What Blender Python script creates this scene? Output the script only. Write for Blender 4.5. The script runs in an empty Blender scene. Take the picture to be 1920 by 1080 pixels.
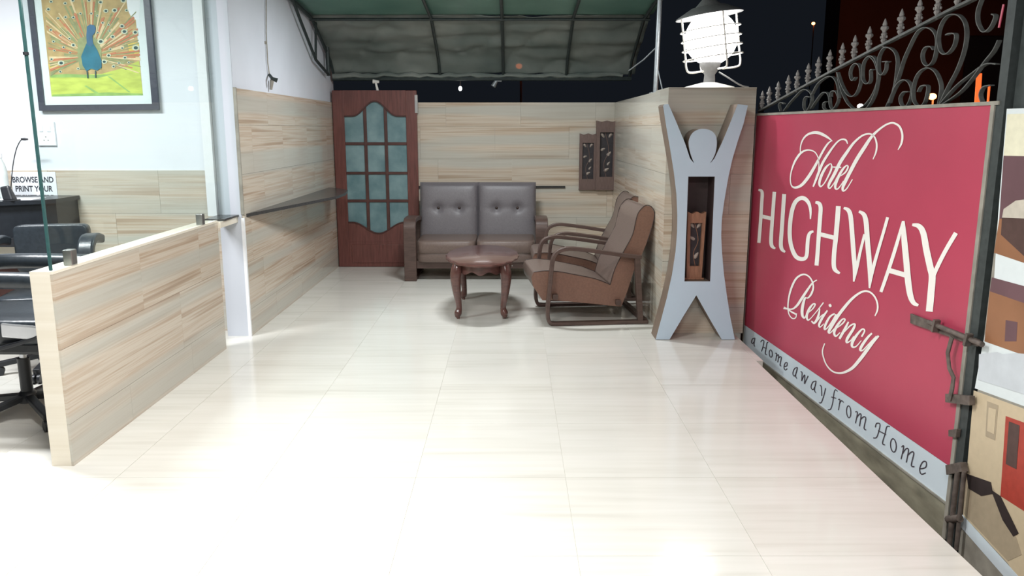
import bpy, bmesh, math, random
from mathutils import Vector, Matrix
random.seed(7)
scene = bpy.context.scene
COL = scene.collection

# ------------------------------------------------------------------ camera, world, lights, exposure
F = 1500.0                      # focal length in pixels of the 1920x1080 frame
PITCH = math.atan(298 / 1500)   # looking slightly down
CAMZ = 1.6
cam_d = bpy.data.cameras.new('camera'); cam_d.sensor_width = 36; cam_d.lens = F / 1920 * 36
cam_d.clip_start = 0.05; cam_d.clip_end = 400
cam = bpy.data.objects.new('camera', cam_d); COL.objects.link(cam)
cam.location = (0, 0, CAMZ); cam.rotation_euler = (math.pi / 2 - PITCH, 0, 0)
scene.camera = cam
scene.view_settings.view_transform = 'Standard'; scene.view_settings.look = 'None'
scene.view_settings.gamma = 1.0; scene.view_settings.use_curve_mapping = False
scene.view_settings.exposure = 0.1

world = bpy.data.worlds.new('night'); scene.world = world; world.use_nodes = True
wb = world.node_tree.nodes['Background']; wb.inputs[0].default_value = (0.012, 0.015, 0.021, 1); wb.inputs[1].default_value = 0.5

def area(name, loc, size, power, color=(0.95, 0.98, 1.0), rot=(0, 0, 0)):
    l = bpy.data.lights.new(name, 'AREA'); l.shape = 'RECTANGLE'; l.size, l.size_y = size; l.energy = power; l.color = color
    o = bpy.data.objects.new(name, l); COL.objects.link(o); o.location = loc; o.rotation_euler = rot
    return o
area('porch_tube_light', (-0.30, 7.0, 2.80), (0.6, 0.10), 58)
area('entrance_tube_light', (-1.1, 2.7, 3.05), (1.2, 0.2), 118, (1.0, 0.985, 0.96))
area('entrance_wall_light', (0.2, 0.6, 2.9), (1.2, 0.2), 66, (1.0, 0.98, 0.96), (math.radians(25), 0, 0))
area('office_tube_light', (-3.6, 4.4, 2.95), (1.2, 0.2), 138, (0.96, 0.98, 1.0))

# ------------------------------------------------------------------ projection helpers (place real points on real planes)
CT, ST = math.cos(PITCH), math.sin(PITCH)
def ray(px, py):
    u = (px - 960) / F; v = (py - 540) / F
    return Vector((u, CT - v * ST, -ST - v * CT))
def onZ(px, py, z):
    d = ray(px, py); t = (z - CAMZ) / d.z
    return Vector((d.x * t, d.y * t, z))
def onY(px, py, y):
    d = ray(px, py); t = y / d.y
    return Vector((d.x * t, y, CAMZ + d.z * t))
def onX(px, py, x):
    d = ray(px, py); t = x / d.x
    return Vector((x, d.y * t, CAMZ + d.z * t))
GA = Vector((1.875, 6.25, 0)); GB = Vector((2.05, 3.47, 0))      # the gate stands along this line
GDIR = (GB - GA).normalized(); GN = Vector((GDIR.y, -GDIR.x, 0))   # normal, towards the porch (-x)
if GN.x > 0: GN = -GN
def onG(px, py, off=0.0):
    d = ray(px, py); o = Vector((0, 0, CAMZ)); p0 = GA + GN * off
    t = (p0 - o).dot(GN) / d.dot(GN)
    return o + d * t

# ------------------------------------------------------------------ materials
def lin(c):
    c /= 255.0
    return c / 12.92 if c <= 0.04045 else ((c + 0.055) / 1.055) ** 2.4
def rgb(r, g, b): return (lin(r), lin(g), lin(b), 1.0)

class NT:
    def __init__(s, name):
        s.m = bpy.data.materials.new(name); s.m.use_nodes = True; s.t = s.m.node_tree
        s.b = s.t.nodes['Principled BSDF']; s.out = s.t.nodes['Material Output']
    def n(s, typ, **kw):
        nd = s.t.nodes.new(typ)
        for k, v in kw.items(): setattr(nd, k, v)
        return nd
    def l(s, a, b): s.t.links.new(a, b)
    def ramp(s, fac, stops):
        r = s.n('ShaderNodeValToRGB'); e = r.color_ramp.elements
        while len(e) > 1: e.remove(e[-1])
        e[0].position, e[0].color = stops[0]
        for p, c in stops[1:]:
            x = e.new(p); x.color = c
        s.l(fac, r.inputs[0]); return r.outputs[0]
    def math(s, op, a, b=None):
        m = s.n('ShaderNodeMath', operation=op)
        for i, v in enumerate((a, b)):
            if v is None: continue
            if isinstance(v, (int, float)): m.inputs[i].default_value = v
            else: s.l(v, m.inputs[i])
        return m.outputs[0]

def plain(name, col, rough=0.5, metal=0.0, var=0.08, scale=30.0, bump=0.0, spec=0.5, stretch=(1, 1, 1), coat=0.0):
    """a colour with procedural variation"""
    k = NT(name)
    tc = k.n('ShaderNodeTexCoord'); mp = k.n('ShaderNodeMapping'); mp.inputs['Scale'].default_value = stretch
    k.l(tc.outputs['Object'], mp.inputs[0])
    nz = k.n('ShaderNodeTexNoise'); nz.inputs['Scale'].default_value = scale; nz.inputs['Detail'].default_value = 4
    k.l(mp.outputs[0], nz.inputs['Vector'])
    lo = tuple(c * (1 - var) for c in col[:3]) + (1,); hi = tuple(min(1, c * (1 + var)) for c in col[:3]) + (1,)
    k.l(k.ramp(nz.outputs[0], [(0.3, lo), (0.7, hi)]), k.b.inputs['Base Color'])
    k.b.inputs['Roughness'].default_value = rough; k.b.inputs['Metallic'].default_value = metal
    k.b.inputs['Specular IOR Level'].default_value = spec
    if coat: k.b.inputs['Coat Weight'].default_value = coat
    if bump:
        bp = k.n('ShaderNodeBump'); bp.inputs['Strength'].default_value = bump; bp.inputs['Distance'].default_value = 0.01
        k.l(nz.outputs[0], bp.inputs['Height']); k.l(bp.outputs[0], k.b.inputs['Normal'])
    return k.m

def emis(name, col, s):
    k = NT(name); k.b.inputs['Base Color'].default_value = col
    k.b.inputs['Emission Color'].default_value = col; k.b.inputs['Emission Strength'].default_value = s
    return k.m

def travertine(name, stops, rough=0.16, zs=13.0, along=0.42, flat=False, jit=0.25, fine=0.35, tint=None):
    """banded polished stone tile; bands follow the horizontal (walls) or the x axis (floor)"""
    k = NT(name)
    g = k.n('ShaderNodeNewGeometry'); oi = k.n('ShaderNodeObjectInfo')
    sp = k.n('ShaderNodeSeparateXYZ'); k.l(g.outputs['Position'], sp.inputs[0])
    if flat:
        a, b = sp.outputs[0], sp.outputs[1]
    else:
        a, b = k.math('ADD', sp.outputs[0], sp.outputs[1]), sp.outputs[2]
    a = k.math('ADD', k.math('MULTIPLY', a, along), k.math('MULTIPLY', oi.outputs['Random'], 7.0))
    b2 = k.math('ADD', k.math('MULTIPLY', b, zs), k.math('MULTIPLY', oi.outputs['Random'], jit))
    cv = k.n('ShaderNodeCombineXYZ'); k.l(a, cv.inputs[0]); k.l(b2, cv.inputs[1])
    n1 = k.n('ShaderNodeTexNoise'); n1.inputs['Scale'].default_value = 1.0; n1.inputs['Detail'].default_value = 3; n1.inputs['Distortion'].default_value = 0.25
    k.l(cv.outputs[0], n1.inputs['Vector'])
    cv2 = k.n('ShaderNodeCombineXYZ'); k.l(k.math('MULTIPLY', a, 2.2), cv2.inputs[0]); k.l(k.math('MULTIPLY', b2, 5.0), cv2.inputs[1])
    n2 = k.n('ShaderNodeTexNoise'); n2.inputs['Scale'].default_value = 1.0; n2.inputs['Detail'].default_value = 5
    k.l(cv2.outputs[0], n2.inputs['Vector'])
    f = k.math('ADD', k.math('MULTIPLY', n1.outputs[0], 1 - fine), k.math('MULTIPLY', n2.outputs[0], fine))
    c = k.ramp(f, stops)
    if tint:      # slow grey green layers in the stone print
        cv3 = k.n('ShaderNodeCombineXYZ'); k.l(k.math('MULTIPLY', b, 5.2), cv3.inputs[1]); k.l(k.math('MULTIPLY', sp.outputs[0], 0.3), cv3.inputs[0])
        n3 = k.n('ShaderNodeTexNoise'); n3.inputs['Scale'].default_value = 1.0; n3.inputs['Detail'].default_value = 1
        k.l(cv3.outputs[0], n3.inputs['Vector'])
        fac = k.ramp(n3.outputs[0], [(0.46, (0, 0, 0, 1)), (0.58, (0.75, 0.75, 0.75, 1))])
        mx = k.n('ShaderNodeMix', data_type='RGBA'); k.l(fac, mx.inputs[0]); k.l(c, mx.inputs[6]); mx.inputs[7].default_value = tint
        c = mx.outputs[2]
    k.l(c, k.b.inputs['Base Color'])
    k.b.inputs['Roughness'].default_value = rough
    return k.m

M = {}
M['stone'] = travertine('travertine wall tile', [(0.30, rgb(162, 140, 120)), (0.42, rgb(190, 171, 150)), (0.50, rgb(210, 199, 183)),
                        (0.58, rgb(196, 178, 158)), (0.70, rgb(218, 210, 197))], rough=0.12, tint=rgb(192, 192, 183))
M['stone_pale'] = travertine('pale travertine edge', [(0.3, rgb(226, 217, 198)), (0.7, rgb(240, 234, 220))], rough=0.2)
M['floor'] = travertine('cream floor tile', [(0.28, rgb(206, 203, 194)), (0.45, rgb(220, 218, 210)), (0.6, rgb(226, 224, 217)), (0.76, rgb(212, 209, 200))],
                        rough=0.13, zs=5.0, along=0.6, flat=True, jit=3.0, fine=0.45)
M['grout'] = plain('floor grout', rgb(205, 202, 192), 0.8)
M['wall_white'] = plain('white wall paint', rgb(222, 228, 238), 0.6, var=0.03, scale=3)
M['wall_room'] = plain('white office paint', rgb(228, 232, 238), 0.6, var=0.02, scale=3)
M['white_trim'] = plain('white gloss trim', rgb(240, 242, 245), 0.35, var=0.02)
M['granite'] = plain('dark grey granite', rgb(62, 62, 62), 0.25, var=0.35, scale=160)
M['asphalt'] = plain('dark ground', rgb(45, 42, 38), 0.9, var=0.3, scale=4)
M['concrete'] = plain('dirty concrete', rgb(120, 116, 104), 0.9, var=0.3, scale=8)
M['mahogany'] = plain('mahogany door wood', rgb(106, 62, 56), 0.35, var=0.25, scale=6, stretch=(9, 9, 0.8))
M['mahogany_d'] = plain('dark mahogany bead', rgb(80, 50, 46), 0.35, var=0.2, scale=8)
M['table_wood'] = plain('polished table wood', rgb(92, 62, 57), 0.2, var=0.2, scale=8, stretch=(1, 6, 6), coat=0.3)
M['arm_wood'] = plain('dark arm wood', rgb(84, 66, 60), 0.4, var=0.2, scale=10, stretch=(1, 5, 5))
M['leather'] = plain('brown leatherette', rgb(110, 94, 87), 0.36, var=0.1, scale=70, bump=0.15)
M['leather_red'] = plain('red brown leatherette side', rgb(124, 92, 78), 0.4, var=0.1, scale=70, bump=0.15)
M['leather_grey'] = plain('grey brown leatherette', rgb(108, 104, 108), 0.42, var=0.08, scale=70, bump=0.12)
M['piping'] = plain('dark seam piping', rgb(56, 42, 38), 0.5)
M['carved'] = plain('carved wood frame', rgb(108, 88, 82), 0.5, var=0.2, scale=14, stretch=(8, 8, 1))
M['carved_warm'] = plain('warm carved wood frame', rgb(150, 108, 84), 0.5, var=0.2, scale=14, stretch=(8, 8, 1))
M['carve_dark'] = plain('dark carved recess', rgb(46, 42, 46), 0.5, var=0.3)
M['carve_leaf'] = plain('pale carved leaf', rgb(178, 166, 156), 0.4, var=0.15)
M['statue'] = plain('pale blue laminate', rgb(188, 208, 222), 0.45, var=0.03, scale=4)
M['statue_side'] = plain('brown laminate edge', rgb(122, 106, 94), 0.5, var=0.12, scale=9)
M['niche'] = plain('dark niche board', rgb(58, 44, 44), 0.5)
M['sign_red'] = plain('crimson sign sheet', rgb(186, 70, 94), 0.35, var=0.05, scale=2)
M['sign_white'] = plain('white sign print', rgb(250, 246, 240), 0.45, var=0.01)
M['sign_strip'] = plain('pale blue sign strip', rgb(216, 228, 236), 0.4, var=0.04, scale=3)
M['sign_text'] = plain('grey brown sign lettering', rgb(70, 62, 70), 0.5)
M['gate_base'] = plain('weathered gate base sheet', rgb(140, 136, 118), 0.7, var=0.3, scale=5, stretch=(1, 1, 3))
M['iron'] = plain('weathered wrought iron', rgb(92, 94, 92), 0.6, metal=0.1, var=0.25, scale=25)
M['finial'] = plain('pale cast finial', rgb(142, 138, 136), 0.7, var=0.2, scale=40)
M['rust'] = plain('brown rusty steel', rgb(100, 90, 84), 0.6, metal=0.1, var=0.35, scale=30)
M['frame_grey'] = plain('grey gate frame', rgb(150, 146, 136), 0.6, var=0.2, scale=12)
M['post_dark'] = plain('dark painted post', rgb(60, 66, 66), 0.5, var=0.2)
M['column_shaded'] = plain('wall white shaded to grey', rgb(196, 201, 210), 0.6, var=0.02, scale=3)  # white of the wall, darkened so the colour carries the end face's shade
M['galv'] = plain('galvanised pipe', rgb(150, 156, 160), 0.4, metal=0.6, var=0.15)
M['awning_steel'] = plain('dark green awning steel', rgb(46, 56, 56), 0.5, metal=0.2, var=0.2)
M['black_leather'] = plain('black leatherette', rgb(48, 54, 60), 0.32, var=0.15, scale=50, bump=0.1)
M['black'] = plain('black laminate', rgb(34, 38, 44), 0.3, var=0.15)
M['black_plastic'] = plain('black plastic', rgb(40, 42, 46), 0.4, var=0.1)
M['chrome'] = plain('chrome', rgb(236, 238, 242), 0.25, metal=0.55, var=0.02)
M['steel'] = plain('brushed steel', rgb(170, 170, 168), 0.3, metal=0.9, var=0.05)
M['paper'] = plain('white paper', rgb(236, 240, 246), 0.8, var=0.01)
M['ink'] = plain('dark ink', rgb(60, 62, 70), 0.6)
M['lamp_white'] = plain('white lamp enamel', rgb(225, 222, 216), 0.4, var=0.05)
M['lamp_grey'] = plain('grey lamp hood', rgb(122, 122, 122), 0.5, var=0.1)
M['picture_frame'] = plain('dark grey picture frame', rgb(72, 74, 86), 0.4, var=0.1)
M['mount'] = plain('pale green picture mount', rgb(226, 236, 236), 0.7, var=0.02)
M['globe'] = emis('lit white globe', (1.0, 0.99, 0.97, 1), 14.0)
M['bulb'] = emis('lit small bulb', (1.0, 0.97, 0.92, 1), 12.0)
M['orange_glow'] = emis('sodium street lamp', (1.0, 0.22, 0.06, 1), 14.0)
M['orange_tube'] = emis('orange lit tube', (1.0, 0.14, 0.03, 1), 1.3)
M['night_wall'] = plain('dark red brown facade', rgb(60, 32, 28), 0.9, var=0.4, scale=0.6)
M['night_tree'] = plain('dark night foliage', rgb(36, 46, 40), 0.9, var=0.4, scale=3)

def glass_mat():
    k = NT('clear glass')
    tr = k.n('ShaderNodeBsdfTransparent'); tr.inputs[0].default_value = (0.93, 0.97, 0.96, 1)
    gl = k.n('ShaderNodeBsdfGlossy'); gl.inputs['Roughness'].default_value = 0.02
    lw = k.n('ShaderNodeLayerWeight'); lw.inputs[0].default_value = 0.5
    fr = k.math('ADD', 0.03, k.math('MULTIPLY', k.math('POWER', lw.outputs['Facing'], 5.0), 0.6))
    mx = k.n('ShaderNodeMixShader'); k.l(fr, mx.inputs[0]); k.l(tr.outputs[0], mx.inputs[1]); k.l(gl.outputs[0], mx.inputs[2])
    k.l(mx.outputs[0], k.out.inputs[0]); return k.m
M['glass'] = glass_mat()
M['glass_edge'] = plain('green glass edge', rgb(58, 92, 92), 0.15, var=0.1)
def frosted():
    k = NT('frosted blue green pane')
    tc = k.n('ShaderNodeTexCoord'); nz = k.n('ShaderNodeTexNoise'); nz.inputs['Scale'].default_value = 5; nz.inputs['Detail'].default_value = 6
    k.l(tc.outputs['Object'], nz.inputs['Vector'])
    k.l(k.ramp(nz.outputs[0], [(0.3, rgb(88, 122, 128)), (0.7, rgb(132, 160, 164))]), k.b.inputs['Base Color'])
    k.b.inputs['Roughness'].default_value = 0.35
    return k.m
M['pane'] = frosted()
def tarp_mat(name, c0, c1, trans):
    k = NT(name)
    tc = k.n('ShaderNodeTexCoord'); nz = k.n('ShaderNodeTexNoise'); nz.inputs['Scale'].default_value = 1.6; nz.inputs['Detail'].default_value = 6
    k.l(tc.outputs['Object'], nz.inputs['Vector'])
    k.l(k.ramp(nz.outputs[0], [(0.3, c0), (0.7, c1)]), k.b.inputs['Base Color'])
    k.b.inputs['Roughness'].default_value = 0.38
    tr = k.n('ShaderNodeBsdfTransparent'); mx = k.n('ShaderNodeMixShader'); mx.inputs[0].default_value = trans
    k.l(k.b.outputs[0], mx.inputs[1]); k.l(tr.outputs[0], mx.inputs[2]); k.l(mx.outputs[0], k.out.inputs[0])
    return k.m
M['tarp_green'] = tarp_mat('green tarpaulin', rgb(76, 116, 104), rgb(104, 140, 128), 0.0)
M['tarp_grey'] = tarp_mat('smoky plastic sheet', rgb(92, 104, 100), rgb(142, 148, 142), 0.12)

# ------------------------------------------------------------------ mesh builder
def wloc(o):
    v = Vector((0, 0, 0))
    while o is not None: v += o.location; o = o.parent
    return v

class MB:
    def __init__(s): s.v = []; s.f = []; s.mi = []
    def add(s, vs, fs, mi=0):
        o = len(s.v); s.v += [Vector(p) for p in vs]; s.f += [tuple(i + o for i in f) for f in fs]; s.mi += [mi] * len(fs); return s
    def box(s, x0, x1, y0, y1, z0, z1, mi=0):
        vs = [(x0, y0, z0), (x1, y0, z0), (x1, y1, z0), (x0, y1, z0), (x0, y0, z1), (x1, y0, z1), (x1, y1, z1), (x0, y1, z1)]
        return s.add(vs, [(3, 2, 1, 0), (4, 5, 6, 7), (0, 1, 5, 4), (1, 2, 6, 5), (2, 3, 7, 6), (3, 0, 4, 7)], mi)
    def hexa(s, a, b, mi=0):
        """box from a bottom quad a and a top quad b (counter-clockwise seen from above)"""
        return s.add(list(a) + list(b), [(3, 2, 1, 0), (4, 5, 6, 7), (0, 1, 5, 4), (1, 2, 6, 5), (2, 3, 7, 6), (3, 0, 4, 7)], mi)
    def prism(s, pts, d, mi=0, mi_side=None):
        """polygon pts (3-D, planar) extruded by vector d"""
        d = Vector(d); n = len(pts); vs = [Vector(p) for p in pts] + [Vector(p) + d for p in pts]
        s.add(vs, [tuple(range(n)), tuple(range(2 * n - 1, n - 1, -1))], mi)
        s.add(vs, [(i, i + n, (i + 1) % n + n, (i + 1) % n) for i in range(n)], mi if mi_side is None else mi_side)
        return s
    def tube(s, path, r, n=8, mi=0, caps=True):
        path = [Vector(p) for p in path]; m = len(path); rs = r if isinstance(r, (list, tuple)) else [r] * m
        ring = []; up = None
        for i, p in enumerate(path):
            t = (path[min(i + 1, m - 1)] - path[max(i - 1, 0)]).normalized()
            if up is None:
                up = Vector((0, 0, 1)) if abs(t.z) < 0.9 else Vector((0, 1, 0))
            a = (up - t * up.dot(t)).normalized(); b = t.cross(a); up = a
            ring.append([p + (a * math.cos(2 * math.pi * k / n) + b * math.sin(2 * math.pi * k / n)) * rs[i] for k in range(n)])
        vs = [v for rr in ring for v in rr]; fs = []
        for i in range(m - 1):
            for k in range(n): fs.append((i * n + k, i * n + (k + 1) % n, (i + 1) * n + (k + 1) % n, (i + 1) * n + k))
        if caps: fs += [tuple(range(n - 1, -1, -1)), tuple(range((m - 1) * n, m * n))]
        return s.add(vs, fs, mi)
    def bar(s, path, side, w, t, mi=0):
        """flat bar swept along path: width w along the fixed vector side, thickness t across"""
        path = [Vector(p) for p in path]; m = len(path); side = Vector(side).normalized(); vs = []; fs = []
        ts = t if isinstance(t, (list, tuple)) else [t] * m
        for i, p in enumerate(path):
            tg = (path[min(i + 1, m - 1)] - path[max(i - 1, 0)]).normalized(); nn = tg.cross(side)
            if nn.length < 1e-5: nn = Vector((0, 0, 1))
            nn.normalize()
            for a, b in ((-1, -1), (1, -1), (1, 1), (-1, 1)): vs.append(p + side * (a * w / 2) + nn * (b * ts[i] / 2))
        for i in range(m - 1):
            for k in range(4): fs.append((i * 4 + k, i * 4 + (k + 1) % 4, (i + 1) * 4 + (k + 1) % 4, (i + 1) * 4 + k))
        fs += [(3, 2, 1, 0), tuple((m - 1) * 4 + k for k in range(4))]
        return s.add(vs, fs, mi)
    def lathe(s, prof, c=(0, 0, 0), n=16, mi=0):
        vs = []; fs = []; m = len(prof); c = Vector(c)
        for r, z in prof:
            for k in range(n): vs.append(c + Vector((r * math.cos(2 * math.pi * k / n), r * math.sin(2 * math.pi * k / n), z)))
        for i in range(m - 1):
            for k in range(n): fs.append((i * n + k, i * n + (k + 1) % n, (i + 1) * n + (k + 1) % n, (i + 1) * n + k))
        fs += [tuple(range(n - 1, -1, -1)), tuple(range((m - 1) * n, m * n))]
        return s.add(vs, fs, mi)
    def pillow(s, c, h, e=0.3, nu=28, nv=14, mi=0):
        """super-ellipsoid cushion, half sizes h"""
        def p(w, k): return math.copysign(abs(w) ** k, w)
        vs = []; fs = []
        for i in range(nv + 1):
            a = -math.pi / 2 + math.pi * i / nv
            for k in range(nu):
                b = 2 * math.pi * k / nu
                vs.append((c[0] + h[0] * p(math.cos(a), e) * p(math.cos(b), e), c[1] + h[1] * p(math.cos(a), e) * p(math.sin(b), e), c[2] + h[2] * p(math.sin(a), e)))
        for i in range(nv):
            for k in range(nu): fs.append((i * nu + k, i * nu + (k + 1) % nu, (i + 1) * nu + (k + 1) % nu, (i + 1) * nu + k))
        return s.add(vs, fs, mi)
    def build(s, name, mat, parent=None, local=False, smooth=False, bevel=0.0, loc=None, fix=True):
        me = bpy.data.meshes.new(name)
        off = Vector((0, 0, 0))
        if parent is not None and not local: off = wloc(parent)
        if loc is not None: off = Vector(loc)
        me.from_pydata([tuple(v - off) for v in s.v], [], s.f)
        for m in (mat if isinstance(mat, (list, tuple)) else [mat]): me.materials.append(M[m] if isinstance(m, str) else m)
        for p, i in zip(me.polygons, s.mi): p.material_index = i
        if fix:
            bm = bmesh.new(); bm.from_mesh(me); bmesh.ops.recalc_face_normals(bm, faces=bm.faces); bm.to_mesh(me); bm.free()
        if smooth:
            for p in me.polygons: p.use_smooth = True
            try: me.set_sharp_from_angle(angle=math.radians(42))
            except Exception: pass
        o = bpy.data.objects.new(name, me); COL.objects.link(o)
        if parent is not None: o.parent = parent
        if loc is not None: o.location = loc
        if bevel:
            b = o.modifiers.new('bevel', 'BEVEL'); b.width = bevel; b.segments = 2; b.limit_method = 'ANGLE'; b.angle_limit = math.radians(40)
        return o

def tag(o, label=None, cat=None, group=None, kind=None):
    if label: o['label'] = label
    if cat: o['category'] = cat
    if group: o['group'] = group
    if kind: o['kind'] = kind
    return o
def thing(name, label, cat, loc=(0, 0, 0), rz=0.0, group=None):
    o = bpy.data.objects.new(name, None); COL.objects.link(o); o.empty_display_size = 0.1
    o.location = loc; o.rotation_euler = (0, 0, rz)
    return tag(o, label, cat, group)
def copy_tree(o, parent=None):
    c = o.copy(); COL.objects.link(c); c.parent = parent
    for ch in list(o.children): copy_tree(ch, c)
    return c
_tiles = {}
def tile(parent, name, x0, x1, y0, y1, z0, z1, mat):
    """one stone tile: shared mesh for equal sizes"""
    sx, sy, sz = round(x1 - x0, 4), round(y1 - y0, 4), round(z1 - z0, 4); key = (sx, sy, sz, mat)
    if key not in _tiles:
        b = MB().box(-sx / 2, sx / 2, -sy / 2, sy / 2, -sz / 2, sz / 2)
        me = bpy.data.meshes.new(name); me.from_pydata([tuple(v) for v in b.v], [], b.f); me.materials.append(M[mat]); _tiles[key] = me
    o = bpy.data.objects.new(name, _tiles[key]); COL.objects.link(o); o.parent = parent
    o.location = Vector(((x0 + x1) / 2, (y0 + y1) / 2, (z0 + z1) / 2)) - wloc(parent)
    return o
def struct(name, b, mat, label=None, cat=None, **kw):
    return tag(b.build(name, mat, **kw), label, cat, kind='structure')
def catmull(pts, n=6):
    """pts: tuples of equal length; a smooth curve through them"""
    out = []; m = len(pts)
    if m < 3: return [tuple(p) for p in pts]
    for i in range(m - 1):
        p0, p1, p2, p3 = pts[max(i - 1, 0)], pts[i], pts[i + 1], pts[min(i + 2, m - 1)]
        for k in range(n):
            t = k / n
            out.append(tuple(0.5 * (2 * b + (c - a) * t + (2 * a - 5 * b + 4 * c - d) * t * t + (3 * b - a - 3 * c + d) * t ** 3) for a, b, c, d in zip(p0, p1, p2, p3)))
    out.append(tuple(pts[-1])); return out
def splits(a, b, step, first=None):
    """joints from a to b"""
    r = [a]; x = first if first is not None else a + step
    while x < b - 0.02: r.append(x); x += step
    r.append(b); return r

# ================================================================== THE SETTING
XL, XR, YB = -2.07, 1.18, 9.40        # inner faces of left wall, right wall, back wall
WTOP = 1.90                            # top of the stone cladding
TJ = 0.0008

# ground outside, lower than the porch
struct('ground', MB().box(-12, 60, -4, 80, -0.60, -0.50), 'asphalt')
# floor slab and its tiles
fl = struct('floor', MB().box(-6.2, 1.715, -0.6, YB + 0.15, -0.50, -0.0025).box(1.715, 1.765, 5.42, 6.3, -0.50, -0.003), 'grout')
xs = [0.25 + 0.70 * k for k in range(-9, 2)] + [1.718]
ys = [0.0 + 0.70 * k for k in range(0, 14)] + [YB + 0.02]
for i in range(len(xs) - 1):
    for j in range(len(ys) - 1):
        tile(fl, 'floor_tile', xs[i] + TJ, xs[i + 1] - TJ, ys[j] + TJ, ys[j + 1] - TJ, -0.0024, 0.0, 'floor')
tile(fl, 'floor_tile', 1.7188, 1.768, 5.42, 6.19, -0.0028, 0.0, 'floor')

ROWS_UP = [(0.95, 1.26), (1.26, 1.63), (1.63, WTOP)]
ROWS_LO = [(0.0, 0.21), (0.21, 0.58), (0.58, 0.95)]
TT = 0.012
# back wall
wb_ = struct('wall_back', MB().box(XL - 0.2, XR + 0.14, YB + 0.010, YB + 0.15, 0, WTOP - 0.004), 'grout')
for (z0, z1), off in zip(ROWS_LO + ROWS_UP, (0.5, 0.25, 0.6, 0.35, 0.15, 0.45)):
    e = splits(XL, XR, 0.86, XL + off)
    for a, b in zip(e, e[1:]): tile(wb_, 'wall_tile', a + TJ, b - TJ, YB, YB + TT, z0 + TJ, z1 - TJ, 'stone')
MB().box(-1.25, 0.62, YB - 0.02, YB + 0.01, 0.925, 0.948).build('ledge', 'granite', wb_)
# left wall: plaster above, stone below
wl = struct('wall_left', MB().box(XL - 0.17, XL - 0.001, 6.12, YB + 0.15, 0, 4.2), 'wall_white')
for (z0, z1), off in zip(ROWS_LO + ROWS_UP, (0.7, 0.4, 0.15, 0.55, 0.3, 0.75)):
    e = splits(6.125, YB, 0.86, 6.125 + off)
    for a, b in zip(e, e[1:]): tile(wl, 'wall_tile', XL, XL + 0.018, a + TJ, b - TJ, z0 + TJ, z1 - TJ, 'stone')
MB().box(XL - 0.002, XL + 0.02, 6.10, 6.124, 0.0, 0.93).build('corner_bead', 'white_trim', wl)
MB().box(XL - 0.002, XL + 0.021, 6.108, 6.124, 0.96, WTOP + 0.005).build('corner_bead', 'frame_grey', wl)
MB().box(XL - 0.169, XL - 0.004, 6.112, 6.1205, 0.0, 4.2).build('column_shade_face', 'column_shaded', wl)  # thin slab over the wall end, shade put into its grey colour
MB().box(XL - 0.24, XL - 0.172, 6.07, 6.30, 0.95, 4.2).build('corner_post', 'white_trim', wl)
# granite corner shelf on the left wall, growing deeper towards the back
sh = [(XL + 0.01, 6.13), (XL + 0.36, 7.83), (XL + 0.36, 8.25), (XL + 0.30, 8.66), (XL + 0.12, 8.95), (XL + 0.01, 9.02)]
tag(MB().prism([(x, y, 0.932) for x, y in sh], (0, 0, 0.026)).build('corner_shelf', 'granite'),
    'dark granite wedge shaped shelf along the left stone wall', 'shelf')
# right wall and pillar
wr = struct('wall_right', MB().box(XR + TT, XR + 0.14, 6.5, YB + 0.15, 0, WTOP - 0.004), 'grout')
for (z0, z1), off in zip(ROWS_LO + ROWS_UP, (0.3, 0.6, 0.2, 0.5, 0.7, 0.35)):
    e = splits(6.2, YB, 0.86, 6.2 + off)
    for a, b in zip(e, e[1:]): tile(wr, 'wall_tile', XR, XR + TT, a + TJ, b - TJ, z0 + TJ, z1 - TJ, 'stone')
PX0, PX1, PY0, PY1 = XR, 1.843, 6.20, 6.75
wp = struct('wall_pillar', MB().box(PX0 + TT, PX1 - TT, PY0 + TT, PY1, -0.5, WTOP - 0.004), 'grout')
for (z0, z1), off in zip(ROWS_LO + ROWS_UP, (0.66, 0.3, 0.66, 0.5, 0.66, 0.66)):
    e = splits(PX0, PX1, 0.86, PX0 + off)
    for a, b in zip(e, e[1:]): tile(wp, 'wall_tile', a + TJ, b - TJ, PY0, PY0 + TT, z0 + TJ, z1 - TJ, 'stone')
    tile(wp, 'wall_tile', PX1 - TT, PX1, PY0 + TT, PY1, z0 + TJ, z1 - TJ, 'stone')
tile(wp, 'cap_tile', PX0, PX1, PY0, PY1, WTOP - 0.003, WTOP + 0.008, 'stone')
# low partition wall
PWX0, PWX1, PWY0, PWY1, PWZ = -2.225, -2.12, 3.63, 5.74, 0.955
pw = struct('wall_partition', MB().box(PWX0 + TT, PWX1 - TT, PWY0 + TT, PWY1 - 0.002, 0, PWZ - 0.016), 'grout')
for (z0, z1), first in zip([(0.0, 0.21), (0.21, 0.58), (0.58, PWZ - 0.014)], (4.25, 5.0, 4.5)):
    e = splits(PWY0, PWY1, 0.87, first)
    for a, b in zip(e, e[1:]):
        tile(pw, 'wall_tile', PWX1 - TT, PWX1, a + TJ, b - TJ, z0 + TJ, z1 - TJ, 'stone')
        tile(pw, 'wall_tile', PWX0, PWX0 + TT, a + TJ, b - TJ, z0 + TJ, z1 - TJ, 'stone')
tile(pw, 'end_tile', PWX0, PWX1 - TT, PWY0, PWY0 + TT, 0.0, PWZ - 0.014, 'stone_pale')
tile(pw, 'cap_tile', PWX0, PWX1, PWY0, PWY1, PWZ - 0.014, PWZ, 'stone_pale')
MB().box(XL - 0.165, XL - 0.03, PWY1, 6.12, 0.90, 0.944).build('bridge', 'stone_pale', pw)
MB().box(XL - 0.17, XL - 0.02, PWY1 + 0.06, 6.12, 0.944, 0.958).build('bridge_top', 'granite', pw)
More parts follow.
